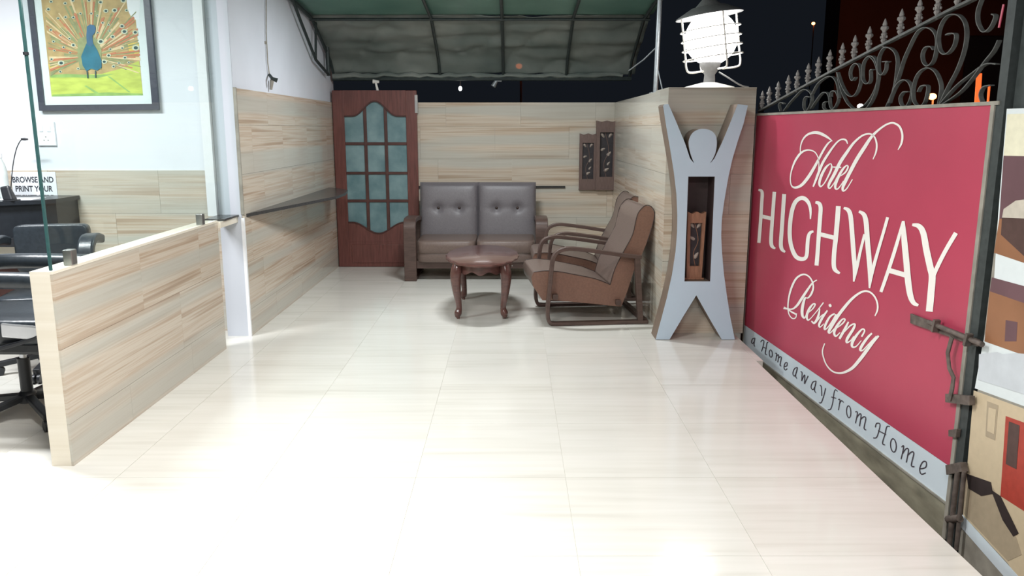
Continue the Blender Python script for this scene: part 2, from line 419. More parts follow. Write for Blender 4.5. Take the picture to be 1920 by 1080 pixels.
# office wall behind the partition
wo = struct('wall_office', MB().box(-6.2, XL - 0.171, 6.30, 6.45, 0, 4.2), 'wall_room')
for (z0, z1), off in zip([(0.0, 0.21), (0.21, 0.58), (0.58, 0.95), (0.95, 1.285)], (0.3, 0.7, 0.5, 0.86)):
    e = splits(-6.2, XL - 0.172, 0.86, -6.2 + off)
    for a, b in zip(e, e[1:]): tile(wo, 'wall_tile', a + TJ, b - TJ, 6.288, 6.30, z0 + TJ, z1 - TJ, 'stone')
# glass screen on the partition wall
gx = -2.138
gl = thing('glass_screen', 'clear frameless glass screen standing on the low stone partition wall', 'glass', (gx, 4.9, PWZ))
MB().box(gx - 0.004, gx + 0.004, 3.66, 6.06, PWZ + 0.003, 3.3).build('pane', 'glass', gl)
MB().box(gx - 0.0055, gx + 0.0055, 3.648, 3.660, PWZ + 0.002, 3.3).build('pane_edge', 'glass_edge', gl)
for yy in (3.80, 5.45):
    MB().box(gx - 0.022, gx + 0.022, yy, yy + 0.05, PWZ, PWZ + 0.075).build('glass_clamp', 'steel', gl, bevel=0.004)
MB().lathe([(0.0, 0), (0.012, 0), (0.012, 0.012), (0.0, 0.014)], (gx, 3.652, 1.92), 8).build('edge_bumper', 'black_plastic', gl)

# ------------------------------------------------------------------ awning over the porch
aw = thing('awning', 'green tarpaulin awning on a dark steel frame over the seating corner', 'awning', (-0.35, 8.5, 2.7))
prof = [(3.9, 3.10), (5.5, 2.98), (7.0, 2.84), (7.8, 2.77), (8.48, 2.705), (8.95, 2.50), (9.25, 2.36), (9.42, 2.19)]
def tarp(p, x0, x1, nx, ny, amp, seed):
    random.seed(seed); pr = catmull(p, ny); b = MB(); w = [(random.uniform(2, 9), random.uniform(3, 12), random.uniform(0, 6)) for _ in range(7)]
    vs = []
    for j, (y, z) in enumerate(pr):
        for i in range(nx + 1):
            x = x0 + (x1 - x0) * i / nx
            d = sum(math.sin(a * x + c * y + q + 1.7 * math.sin(1.3 * c * y - a * x * 0.7)) for a, c, q in w) / 7
            ridge = 1 - abs(math.sin(3.3 * x + 5.1 * y + 1.2 * math.sin(4 * x)))
            k = amp * (d + 0.5 * ridge ** 3)
            vs.append((x, y + 0.4 * k, z + 0.03 + 0.8 * k))
    n = nx + 1
    b.add(vs, [(j * n + i, j * n + i + 1, (j + 1) * n + i + 1, (j + 1) * n + i) for j in range(len(pr) - 1) for i in range(nx)])
    return b
t1 = tarp(prof[:5], XL + 0.02, 1.42, 50, 8, 0.006, 3).build('tarpaulin', 'tarp_green', aw, smooth=True)
t2 = tarp(prof[4:], XL + 0.02, 1.40, 120, 16, 0.045, 5).build('plastic_sheet', 'tarp_grey', aw, smooth=True)
for t in (t1, t2):
    m = t.modifiers.new('cloth', 'SOLIDIFY'); m.thickness = 0.003
for rx in (-2.03, -0.82, -0.10, 0.62, 1.34):
    MB().tube([(rx, y, z - 0.005) for y, z in prof], 0.017, 8).build('rafter', 'awning_steel', aw, smooth=True)
for (yy, zz, rr) in ((6.2, 2.90, 0.017), (8.48, 2.69, 0.015)):
    MB().tube([(XL + 0.02, yy, zz), (1.40, yy, zz)], rr, 8).build('purlin', 'awning_steel', aw, smooth=True)
MB().tube([(XL + 0.02, 9.42, 2.165), (1.36, 9.42, 2.165)], 0.026, 8).build('eave_pipe', 'awning_steel', aw, smooth=True)
random.seed(4)
pts = [(XL + 0.03 + 3.3 * i / 40, 9.40 + random.uniform(-0.012, 0.012), 2.20 + random.uniform(-0.012, 0.014)) for i in range(41)]
MB().tube(pts, [random.uniform(0.018, 0.034) for _ in pts], 8).build('rolled_hem', 'tarp_grey', aw, smooth=True)
xw = XL + 0.05
tr = [onX(px, py, xw) for px, py in ((540, -25), (562, 35), (592, 112), (616, 140))]
MB().tube(tr, 0.016, 8).build('brace', 'awning_steel', aw, smooth=True)
MB().tube([onX(592, 35, xw), onX(592, 112, xw)], 0.013, 8).build('brace', 'awning_steel', aw, smooth=True)
MB().tube([onX(613, 78, xw), onX(616, 142, xw)], 0.022, 8).build('brace', 'awning_steel', aw, smooth=True)
# pole holding the open side
pp = thing('awning_pole', 'grey galvanised pipe standing on the right wall beside the awning', 'pole', (1.245, 7.15, WTOP))
MB().tube([(1.245, 7.15, WTOP - 0.002), (1.255, 7.13, 2.80)], 0.02, 10).build('pipe', 'galv', pp, smooth=True)
MB().box(1.20, 1.29, 7.10, 7.20, WTOP - 0.004, WTOP + 0.012).build('foot_plate', 'galv', pp)
MB().tube([(1.252, 7.14, 2.30), (1.16, 7.30, 2.20), (1.06, 7.5, 2.12)], 0.006, 6).build('stay_rod', 'galv', pp)
MB().tube([(1.25, 7.14, 2.14), (1.30, 7.1, 1.92)], 0.005, 6).build('stay_rod', 'galv', pp)

# ------------------------------------------------------------------ panelled door against the back wall
DY = 9.33; DX0, DX1, DZ = -2.045, -1.085, 2.03
dr = struct('door_1', MB().box(DX0, DX0 + 0.13, DY, DY + 0.045, 0.003, DZ).box(DX1 - 0.125, DX1, DY, DY + 0.045, 0.003, DZ)
            .box(DX0 + 0.13, DX1 - 0.125, DY, DY + 0.045, 0.003, 0.30), 'mahogany', label='mahogany panelled door with twelve frosted panes', bevel=0.004)
ix0, ix1 = DX0 + 0.13, DX1 - 0.125; W3 = (ix1 - ix0)
def arch_top(t):      # upper glass outline, t 0..1 across
    u = abs(t - 0.5) * 2
    return 1.745 + 0.165 * (0.5 + 0.5 * math.cos(math.pi * min(1, u / 0.72)))
def arch_bot(t):
    u = abs(t - 0.5) * 2
    return 0.53 - 0.13 * (0.5 + 0.5 * math.cos(math.pi * min(1, u / 0.85)))
N = 28
top = [(ix0 + W3 * i / N, DY, arch_top(i / N)) for i in range(N + 1)]
MB().prism(top + [(ix1, DY, DZ), (ix0, DY, DZ)], (0, 0.045, 0)).build('top_rail', 'mahogany', dr)
bot = [(ix0 + W3 * i / N, DY, arch_bot(i / N)) for i in range(N + 1)]
MB().prism(bot + [(ix1, DY, 0.30), (ix0, DY, 0.30)], (0, 0.045, 0)).build('lock_rail', 'mahogany', dr)
MB().box(ix0 + 0.03, ix1 - 0.03, DY - 0.008, DY + 0.01, 0.05, 0.27).build('bottom_panel', 'mahogany', dr, bevel=0.006)
MB().tube([(a, DY - 0.003, c + 0.0) for a, b, c in top], 0.008, 6).build('bead', 'mahogany_d', dr)
MB().tube([(a, DY - 0.003, c) for a, b, c in bot], 0.008, 6).build('bead', 'mahogany_d', dr)
cx = [ix0 + W3 * k / 3 for k in range(4)]; rz = [0.78, 1.10, 1.435]
for k in (1, 2): MB().box(cx[k] - 0.018, cx[k] + 0.018, DY + 0.002, DY + 0.038, arch_bot(k / 3) - 0.01, arch_top(k / 3) + 0.01).build('muntin', 'mahogany_d', dr, bevel=0.004)
for z in rz: MB().box(ix0, ix1, DY + 0.003, DY + 0.036, z - 0.016, z + 0.016).build('muntin', 'mahogany_d', dr, bevel=0.004)
zz = [None] + rz + [None]
for c in range(3):
    for r in range(4):
        a, b = cx[c], cx[c + 1]; lo = []; hi = []
        for i in range(9):
            x = a + (b - a) * i / 8; t = (x - ix0) / W3
            lo.append((x, DY + 0.018, arch_bot(t) if r == 0 else rz[r - 1])); hi.append((x, DY + 0.018, arch_top(t) if r == 3 else rz[r]))
        MB().prism(lo + hi[::-1], (0, 0.006, 0)).build('pane', 'pane', dr)
MB().box(DX1 - 0.02, DX1 + 0.012, DY - 0.004, DY + 0.05, 1.78, 1.98).build('hinge', 'steel', dr)

# ================================================================== SEATING
# two-seat sofa, front towards the camera; local origin on the floor at the middle of its front
so = thing('sofa', 'grey brown two seat sofa with buttoned back and wooden arms', 'sofa', (-0.385, 8.42, 0))
for s in (-1, 1):
    ca = s * 0.70
    path = catmull([(ca, 0.70, 0.02), (ca, 0.70, 0.35), (ca, 0.66, 0.56), (ca, 0.55, 0.62), (ca, 0.30, 0.645), (ca, 0.10, 0.645), (ca, 0.025, 0.61), (ca, 0.01, 0.50), (ca, 0.02, 0.30), (ca, 0.02, 0.0)], 5)
    MB().bar(path, (1, 0, 0), 0.13, 0.05).build('arm', 'arm_wood', so, local=True, smooth=True, bevel=0.006)
    MB().box(ca - 0.05, ca + 0.05, 0.06, 0.68, 0.10, 0.16).build('side_rail', 'arm_wood', so, local=True, bevel=0.006)
    MB().box(ca - 0.06, ca + 0.06, 0.0, 0.75, 0.0, 0.03).build('runner', 'arm_wood', so, local=True, bevel=0.004)
MB().box(-0.64, 0.64, 0.05, 0.09, 0.13, 0.21).build('front_rail', 'arm_wood', so, local=True, bevel=0.004)
MB().box(-0.64, 0.64, 0.66, 0.70, 0.13, 0.40).build('back_rail', 'arm_wood', so, local=True, bevel=0.004)
MB().pillow((0, 0.34, 0.26), (0.635, 0.33, 0.065), 0.16).build('seat_base', 'leather', so, local=True, smooth=True)
for s in (-1, 1):
    MB().pillow((s * 0.318, 0.34, 0.365), (0.316, 0.345, 0.075), 0.22).build('seat_cushion', 'leather', so, local=True, smooth=True)
    b = MB(); nx, nz = 30, 30; hw, hz = 0.328, 0.345; cxx = s * 0.328
    for side in (0, 1):
        vs = []
        for j in range(nz + 1):
            for i in range(nx + 1):
                u = -1 + 2 * i / nx; v = -1 + 2 * j / nz
                e = (1 - abs(u) ** 6) * (1 - abs(v) ** 6); puff = max(0.0, e) ** 0.35
                dimp = 0.0
                for bu in (-0.36, 0.36):
                    rr = math.hypot((u - bu), (v - 0.18)); dimp += 0.035 * math.exp(-(rr / 0.13) ** 2) + 0.018 * math.exp(-abs(v - 0.18) / 0.10) * math.exp(-((u - bu) / 0.5) ** 2) * 0.5
                t = 0.075 * puff - (dimp if side == 0 else 0)
                x = cxx + hw * u; z = 0.665 + hz * v; yb = 0.60 + 0.10 * (v + 1) / 2
                vs.append((x, yb - t if side == 0 else yb + 0.4 * t, z))
        n = nx + 1
        b.add(vs, [(j * n + i, j * n + i + 1, (j + 1) * n + i + 1, (j + 1) * n + i) for j in range(nz) for i in range(nx)])
    bc = b.build('back_cushion', 'leather_grey', so, local=True, smooth=True)
    for bu in (-0.36, 0.36):
        MB().pillow((cxx + hw * bu, 0.60 + 0.1 * 0.59 - 0.042, 0.665 + hz * 0.18), (0.016, 0.01, 0.016), 0.9, 12, 8).build('button', 'piping', bc, local=True, smooth=True)

# oval coffee table
ct = thing('coffee_table', 'small oval dark wood coffee table with scalloped rim and curved legs', 'table', (-0.265, 7.10, 0))
TZ = 0.50; A, B = 0.325, 0.60
def oval(k, z, am=0.012, n=120): return [(A * k * math.cos(2 * math.pi * i / n) * (1 + am * math.cos(20 * 2 * math.pi * i / n)), B * k * math.sin(2 * math.pi * i / n) * (1 + am * 0.6 * math.cos(20 * 2 * math.pi * i / n)), z) for i in range(n)]
def loft(b, rings):
    n = len(rings[0]); vs = [p for r in rings for p in r]; fs = [(i * n + k, i * n + (k + 1) % n, (i + 1) * n + (k + 1) % n, (i + 1) * n + k) for i in range(len(rings) - 1) for k in range(n)]
    return b.add(vs, fs + [tuple(range(n - 1, -1, -1)), tuple(range((len(rings) - 1) * n, len(rings) * n))])
loft(MB(), [oval(0.94, TZ - 0.028, 0), oval(1.0, TZ - 0.02), oval(1.0, TZ - 0.008), oval(0.965, TZ, 0)]).build('top', 'table_wood', ct, local=True, smooth=True)
n = 120; vs = []
for i in range(n):
    t = 2 * math.pi * i / n; zb = TZ - 0.095 - 0.014 * math.cos(12 * t)
    for k, z in ((0.84, TZ - 0.027), (0.80, TZ - 0.027), (0.80, zb), (0.84, zb)): vs.append((A * k * math.cos(t), B * k * math.sin(t), z))
MB().add(vs, [(4 * i + a, 4 * i + (a + 1) % 4, 4 * ((i + 1) % n) + (a + 1) % 4, 4 * ((i + 1) % n) + a) for i in range(n) for a in range(4)]).build('apron', 'table_wood', ct, local=True, smooth=True)
for sx in (-1, 1):
    for sy in (-1, 1):
        d = Vector((sx * 0.8, sy * 0.6, 0)); c = Vector((sx * 0.19, sy * 0.39, 0))
        pts = catmull([(0.012, 0.47, 0.042), (0.025, 0.41, 0.050), (0.030, 0.35, 0.047), (0.022, 0.25, 0.038), (0.006, 0.15, 0.029), (0.0, 0.09, 0.026), (0.010, 0.05, 0.033), (0.014, 0.025, 0.026), (0.010, 0.012, 0.016), (0.010, 0.0, 0.014)], 4)
        MB().tube([c + d * p[0] + Vector((0, 0, p[1])) for p in pts], [p[2] for p in pts], 10).build('leg', 'table_wood', ct, local=True, smooth=True)

# bentwood armchairs facing the sofa corner (local -x is the front)
CX0, CYN = 0.70, 6.47
def pr(cx_, cy_):      # side profile point -> local (x, z)
    p = onY(960 + cx_ / 3.725, 350 + cy_ / 3.725, CYN); return (p.x - CX0, p.z)
def arm_chair(label):
    r = thing('armchair', label, 'armchair', (CX0, 6.86, 0), group='bentwood armchairs by the right wall')
    hw = 0.31
    seat = [pr(*q) for q in ((122, 600), (200, 592), (300, 600), (420, 624), (560, 655), (668, 698), (748, 858), (500, 826), (262, 800), (185, 800), (118, 700), (105, 640))]
    back = [pr(*q) for q in ((668, 698), (700, 590), (762, 470), (828, 350), (852, 250), (872, 190), (920, 142), (965, 150), (990, 200), (972, 290), (935, 400), (893, 500), (840, 600), (795, 740), (748, 858))]
    for nm, pl in (('seat', seat), ('backrest', back)):
        b = MB().prism([(x, -hw, z) for x, z in pl], (0, 2 * hw, 0), 0, 1)
        o = b.build(nm, ['leather_red', 'leather'], r, local=True, smooth=True, bevel=0.012)
        for sgn in (-1, 1):
            k = len(pl) if nm == 'seat' else 11
            edge = pl[:6] if nm == 'seat' else pl[:k]
            MB().tube([(x, sgn * (hw + 0.001), z) for x, z in catmull(edge, 3)], 0.0038, 6).build('piping', 'piping', o, local=True, smooth=True)
    for sgn in (-1, 1):
        y = sgn * 0.365
        pth = [pr(*q) for q in ((925, 968), (600, 975), (330, 982), (262, 980), (225, 940), (212, 870), (222, 760), (238, 600), (252, 500), (285, 452), (360, 432), (470, 442), (600, 460), (740, 482), (880, 500))]
        MB().bar(catmull([(x, y, max(z, 0.016)) for x, z in pth], 4), (0, 1, 0), 0.06, 0.030).build('side_frame', 'arm_wood', r, local=True, smooth=True, bevel=0.004)
        a, b_ = pr(850, 500), pr(872, 960)
        MB().bar([(a[0], y, a[1]), (b_[0], y, 0.02)], (0, 1, 0), 0.05, 0.045).build('rear_leg', 'arm_wood', r, local=True, bevel=0.004)
    for q in ((270, 770), (720, 820)):
        x, z = pr(*q); MB().box(x - 0.02, x + 0.02, -0.36, 0.36, z - 0.02, z + 0.02).build('cross_rail', 'arm_wood', r, local=True)
    x, z = pr(905, 965); MB().box(x - 0.02, x + 0.02, -0.36, 0.36, 0.005, 0.04).build('cross_rail', 'arm_wood', r, local=True)
    return r
ch1 = arm_chair('brown leatherette bentwood armchair nearest the white figure, shown whole')
ch1.rotation_euler.z = math.radians(6)
ch2 = copy_tree(ch1); ch2.location = (0.765, 7.80, 0); ch2.rotation_euler.z = math.radians(1)
ch2['label'] = 'brown leatherette bentwood armchair mostly hidden behind the nearer armchair'

# ================================================================== FIGURE, CARVED PANELS, LAMP
SY = 5.99
def sp(x, y, Y=SY): return onY(1210 + x / 4.5, 180 + y / 4.5, Y)          # upper crop
def sq(x, y, Y=SY): return onY(1190 + x / 4.154, 400 + y / 4.154, Y)      # lower crop
fg = thing('figure_stand', 'pale blue cut out human figure with raised arms in front of the pillar', 'statue', (1.46, 6.09, 0))
outer = [sp(*q) for q in catmull([(150, 85), (163, 70), (195, 68)], 3)]
outer += [sp(*q) for q in catmull([(195, 68), (240, 170), (290, 290), (335, 400), (365, 490), (380, 530), (412, 568)], 4)]
head = [sp(*q) for q in catmull([(412, 568), (385, 500), (368, 430), (368, 370), (395, 315), (440, 285), (490, 277), (545, 288), (585, 320), (602, 370), (600, 440), (580, 510), (545, 568)], 4)]
right = [sp(*q) for q in catmull([(545, 568), (580, 530), (610, 470), (650, 385), (690, 290), (735, 180), (780, 68)], 4)]
rside = [sp(*q) for q in ((780, 68), (865, 80), (830, 230), (780, 380), (735, 530), (700, 690), (670, 860), (650, 1000))]
rlow = [sq(*q) for q in ((678, 60), (674, 180), (680, 300), (695, 470), (718, 640), (745, 810), (780, 985))]
legs = [sq(*q) for q in ((678, 985), (600, 850), (480, 638), (380, 800), (272, 985), (163, 985))]
llow = [sq(*q) for q in ((205, 830), (250, 660), (290, 480), (318, 300), (330, 150), (332, 20))]
lside = [sp(*q) for q in ((268, 960), (262, 830), (240, 640), (208, 440), (175, 250), (150, 85))]
pts = []
for seg in (outer, head, right, rside, rlow, legs, llow, lside):
    for p in seg:
        if p.z < 0.004: p.z = 0.004
        if not pts or (p - pts[-1]).length > 0.004: pts.append(p)
if (pts[0] - pts[-1]).length < 0.004: pts.pop()
hole = [sp(362, 680), sp(586, 680), sq(588, 530), sq(388, 530)]
def plate(outline, holes, y0, depth, name, mats, parent):
    """flat shape with holes, front at y0, extruded back"""
    bm = bmesh.new(); edges = []
    for loop in [outline] + holes:
        vv = [bm.verts.new((p.x, y0, p.z)) for p in loop]
        edges += [bm.edges.new((vv[i], vv[(i + 1) % len(vv)])) for i in range(len(vv))]
    bmesh.ops.triangle_fill(bm, use_beauty=True, use_dissolve=False, edges=edges)
    front = list(bm.faces)
    ex = bmesh.ops.extrude_face_region(bm, geom=front)
    bmesh.ops.translate(bm, vec=(0, depth, 0), verts=[g for g in ex['geom'] if isinstance(g, bmesh.types.BMVert)])
    bmesh.ops.recalc_face_normals(bm, faces=bm.faces)
    off = wloc(parent)
    for f in bm.faces: f.material_index = 0 if abs(f.normal.y) > 0.9 else 1
    for v in bm.verts: v.co -= off
    me = bpy.data.meshes.new(name); bm.to_mesh(me); bm.free()
    for m in mats: me.materials.append(M[m])
    o = bpy.data.objects.new(name, me); COL.objects.link(o); o.parent = parent; return o
plate(pts, [hole], SY, 0.20, 'body', ['statue', 'statue_side'], fg)
hx = [p.x for p in hole]; hz = [p.z for p in hole]
MB().box(min(hx) - 0.005, max(hx) + 0.005, SY + 0.185, SY + 0.198, min(hz) - 0.005, max(hz) + 0.005).build('niche_back', 'niche', fg)
for x0, x1 in ((min(hx) - 0.002, min(hx) + 0.006), (max(hx) - 0.006, max(hx) + 0.002)):
    MB().box(x0, x1, SY + 0.004, SY + 0.186, min(hz), max(hz)).build('niche_side', 'niche', fg)

def leaf(b, c, l, w, a, t):
    ca, sa = math.cos(a), math.sin(a); o = []
    for i in range(10):
        th = 2 * math.pi * i / 10; u = l * math.cos(th); v = w * math.sin(th) * (1 - 0.35 * math.cos(th))
        o.append((c[0] + u * ca - v * sa, c[1], c[2] + u * sa + v * ca))
    m = Vector(c) + Vector((0, -t, 0)); n = len(b.v)
    b.add(o + [m], [(i, (i + 1) % 10, 10) for i in range(10)] + [tuple(range(9, -1, -1))])
def carved_panel(label, cat, x0, x1, z0, z1, y, depth, mat, taper=0.0, leaves=(), lt=0.012, group=None):
    """tapered wooden frame with scalloped head, dark recess and raised leaves; back at y"""
    r = thing('carved_wall_panel', label, cat, ((x0 + x1) / 2, y, z0), group=group)
    w = x1 - x0; h = z1 - z0; fw = w * 0.17; yf = y - depth
    def xl(z): return x0 + taper * (1 - (z - z0) / h)
    def xr(z): return x1 - taper * (1 - (z - z0) / h)
    zt, zb = z1 - h * 0.17, z0 + h * 0.18
    topl = [(xl(z1) + (xr(z1) - xl(z1)) * i / 12, yf, z1 - 0.008 + 0.007 * math.cos(i / 12 * 4 * math.pi)) for i in range(13)]
    MB().prism([(xl(zt), yf, zt), (xr(zt), yf, zt)] + topl[::-1], (0, depth, 0)).build('head_rail', mat, r)
    MB().prism([(xl(z0), yf, z0), (xr(z0), yf, z0), (xr(zb), yf, zb), (xl(zb), yf, zb)], (0, depth, 0)).build('bottom_rail', mat, r)
    MB().prism([(xl(zb), yf, zb), (xl(zb) + fw, yf, zb), (xl(zt) + fw, yf, zt), (xl(zt), yf, zt)], (0, depth, 0)).build('stile', mat, r)
    MB().prism([(xr(zb) - fw, yf, zb), (xr(zb), yf, zb), (xr(zt), yf, zt), (xr(zt) - fw, yf, zt)], (0, depth, 0)).build('stile', mat, r)
    MB().prism([(xl(zb), y - depth * 0.45, zb), (xr(zb), y - depth * 0.45, zb), (xr(zt), y - depth * 0.45, zt), (xl(zt), y - depth * 0.45, zt)], (0, depth * 0.4, 0)).build('recess', 'carve_dark', r)
    MB().box(x0 - 0.004, x1 + 0.004, yf - 0.01, y, z0 - 0.012, z0).build('base_shelf', mat, r, bevel=0.003)
    for (u, v, a, l) in leaves:
        b = MB(); z = zb + (zt - zb) * v; xx = xl(z) + fw + (xr(z) - xl(z) - 2 * fw) * u
        leaf(b, (xx, y - depth * 0.45, z), l * w, l * w * 0.5, a, lt); b.build('leaf', 'carve_leaf', r, smooth=False)
    st = catmull([(xl(zb) + w * 0.5, y - depth * 0.5, zb), (xl(zb) + w * 0.38, y - depth * 0.5, zb + (zt - zb) * 0.3), (xl(zb) + w * 0.6, y - depth * 0.5, zb + (zt - zb) * 0.6), (xl(zt) + w * 0.42, y - depth * 0.5, zt)], 5)
    MB().tube(st, w * 0.018, 6).build('vine', mat, r, smooth=True)
    return r
LV = [(0.22, 0.93, -0.9, 0.13), (0.78, 0.93, -2.2, 0.13), (0.25, 0.62, 0.4, 0.12), (0.72, 0.52, 0.8, 0.14), (0.7, 0.30, 0.9, 0.11), (0.55, 0.16, 0.5, 0.14)]
p0, p1 = sp(355, 975, SY + 0.08), sq(520, 530, SY + 0.08)
carved_panel('warm brown carved leaf panel standing in the niche of the figure', 'carving', p0.x, p1.x + 0.01, min(hz) + 0.0135, p0.z, SY + 0.12, 0.05, 'carved_warm', 0.012,
             [(0.25, 0.93, -0.9, 0.15), (0.78, 0.93, -2.2, 0.17), (0.25, 0.64, 2.6, 0.17), (0.7, 0.24, 1.0, 0.20)], 0.015)
def wallpx(px, py): return onY(px, py, YB - 0.02)
a, b = wallpx(1087, 250), wallpx(1117, 354)
carved_panel('shorter dark carved leaf panel on the back wall, left of the taller one', 'carving', a.x, b.x, b.z, a.z, YB - 0.001, 0.045, 'carved', 0.0, LV, 0.016)
a, b = wallpx(1118, 226), wallpx(1154, 354)
carved_panel('taller dark carved leaf panel on the back wall in the corner', 'carving', a.x, b.x, b.z, a.z, YB - 0.001, 0.07, 'carved', 0.006, LV, 0.016)

# lantern on the pillar
LX, LY, LZ = 1.535, 6.42, 2.285
lp = thing('lantern', 'white globe lantern with wire cage and grey hood on the pillar', 'lamp', (LX, LY, WTOP + 0.008))
MB().lathe([(0.20, 0.0), (0.19, 0.012), (0.06, 0.045), (0.0, 0.05)], (LX, LY, WTOP + 0.0085), 24).build('base', 'lamp_white', lp, smooth=True)
MB().lathe([(0.045, 0), (0.04, 0.07), (0.055, 0.09), (0.075, 0.13), (0.085, 0.17), (0.06, 0.18)], (LX, LY, WTOP + 0.045), 20).build('neck', 'lamp_grey', lp, smooth=True)
MB().pillow((LX, LY, LZ), (0.198, 0.198, 0.198), 1.0, 32, 20).build('globe', 'globe', lp, smooth=True)
TILT = Matrix.Translation((LX, LY, LZ)) @ Matrix.Rotation(math.radians(-8), 4, 'Y') @ Matrix.Translation((-LX, -LY, -LZ))
def tl(b):
    b.v = [TILT @ v for v in b.v]; return b
tl(MB().lathe([(0.255, 0.165), (0.25, 0.175), (0.17, 0.215), (0.13, 0.235), (0.125, 0.225), (0.2, 0.185)], (LX, LY, LZ), 28)).build('hood', 'lamp_grey', lp, smooth=True)
tl(MB().lathe([(0.11, 0.225), (0.10, 0.24), (0.05, 0.285), (0.018, 0.31), (0.012, 0.34), (0.0, 0.345)], (LX, LY, LZ), 20)).build('finial', 'lamp_grey', lp, smooth=True)
CR = 0.226
for k in range(4):
    an = math.radians(12 + 90 * k); dx, dy = math.cos(an), math.sin(an)
    path = catmull([(LX + dx * CR, LY + dy * CR, LZ + 0.18), (LX + dx * CR, LY + dy * CR, LZ - 0.10), (LX + dx * CR, LY + dy * CR, LZ - 0.20), (LX + dx * (CR - 0.03), LY + dy * (CR - 0.03), LZ - 0.235), (LX + dx * 0.07, LY + dy * 0.07, LZ - 0.235)], 5)
    tl(MB().tube(path, 0.0075, 8)).build('cage_wire', 'lamp_white', lp, smooth=True)
for z in (0.07, 0.0, -0.07, -0.14):
    tl(MB().tube([(LX + CR * math.cos(2 * math.pi * i / 32), LY + CR * math.sin(2 * math.pi * i / 32), LZ + z) for i in range(33)], 0.005, 6, caps=False)).build('cage_ring', 'lamp_white', lp, smooth=True)
MB().tube(catmull([(LX + 0.06, LY - 0.05, WTOP + 0.13), (LX + 0.13, LY - 0.1, WTOP + 0.08), (LX + 0.21, LY - 0.12, WTOP + 0.03), (LX + 0.28, LY - 0.1, WTOP + 0.015)], 5), 0.006, 6).build('cable', 'lamp_grey', lp, smooth=True)

# ================================================================== GATE WITH THE SIGN
GL = (GB - GA).length
def gp(s, z, off=0.0):
    p = GA + GDIR * s + GN * off; return Vector((p.x, p.y, z))
def gbox(b, s0, s1, z0, z1, o0, o1, mi=0):
    return b.hexa([gp(s0, z0, o0), gp(s1, z0, o0), gp(s1, z0, o1), gp(s0, z0, o1)], [gp(s0, z1, o0), gp(s1, z1, o0), gp(s1, z1, o1), gp(s0, z1, o1)], mi)
gt = thing('gate', 'steel gate with crimson hotel sign and scrolled wrought iron crest', 'gate', gp(GL / 2, -0.45))
gbox(MB(), -0.02, GL - 0.03, 0.052, 1.70, -0.012, 0.0).build('sign_sheet', 'sign_red', gt)
gbox(MB(), -0.02, GL - 0.03, -0.125, 0.05, -0.012, -0.001).build('slogan_strip', 'sign_strip', gt)
gbox(MB(), -0.02, GL - 0.03, -0.135, -0.125, -0.012, 0.006).build('strip_edge', 'frame_grey', gt)
gbox(MB(), -0.02, GL - 0.03, -0.45, -0.135, -0.014, -0.004).build('base_sheet', 'gate_base', gt)
gbox(MB(), -0.03, GL + 0.02, 1.70, 1.716, -0.02, 0.006).build('top_edge', 'frame_grey', gt)
gbox(MB(), -0.035, -0.02, -0.2, 1.71, -0.02, 0.004).build('side_edge', 'frame_grey', gt)
gbox(MB(), GL - 0.03, GL - 0.005, -0.3, 1.70, -0.02, 0.006).build('side_edge', 'frame_grey', gt)
gbox(MB(), GL - 0.004, GL + 0.05, -0.45, 2.9, -0.05, 0.0).build('end_post', 'post_dark', gt)
gbox(MB(), -0.045, -0.02, -0.4, 1.80, -0.055, -0.021).build('hinge_post', 'post_dark', gt)
# crest: rail, finials, scrolls
def c8(x, y): return (1400 + x / 3.692, y / 3.692)
def c7(x, y): return (1620 + x / 4.911, y / 4.911)
def c6(x, y): return (1410 + x / 7.68, 80 + y / 7.68)
rail = [onG(*c8(*q), -0.02) for q in catmull([(85, 772), (350, 625), (640, 470), (900, 335), (1200, 182), (1400, 78), (1560, 0), (1745, -95)], 5)]
MB().bar(rail, GN, 0.028, 0.012).build('crest_rail', 'iron', gt)
tips = [(110, 620), (160, 590), (215, 548), (285, 512), (350, 472), (425, 430), (497, 390), (574, 348), (662, 292), (752, 240), (852, 185), (952, 125), (1072, 52)]
bases = [(104, 758), (152, 732), (213, 700), (283, 662), (345, 630), (420, 588), (490, 548), (568, 505), (655, 463), (740, 415), (840, 362), (945, 315), (1060, 255), (1185, 190), (1315, 124), (1455, 52), (1610, -28)]
fh = 0.145
fprof = [(0.008, 0.0), (0.009, 0.02), (0.016, 0.03), (0.016, 0.036), (0.010, 0.042), (0.013, 0.058), (0.017, 0.066), (0.010, 0.074), (0.012, 0.082), (0.022, 0.092), (0.021, 0.102), (0.011, 0.108), (0.013, 0.115), (0.009, 0.128), (0.002, 0.145)]
fin = MB().lathe(fprof, (0, 0, 0), 8)
for k in range(4):      # small curled leaves on the shaft
    for z in (0.05, 0.094):
        an = math.pi / 4 + k * math.pi / 2; fin.pillow((0.015 * math.cos(an), 0.015 * math.sin(an), z), (0.006, 0.006, 0.008), 0.9, 6, 4)
fm = None
for q in bases:
    p = onG(*c8(*q), -0.02) - Vector((0, 0, 0.006))
    if fm is None:
        o = fin.build('spear_finial', 'finial', gt, local=True, smooth=False); fm = o.data
    else:
        o = bpy.data.objects.new('spear_finial', fm); COL.objects.link(o); o.parent = gt
    o.location = p - wloc(gt)
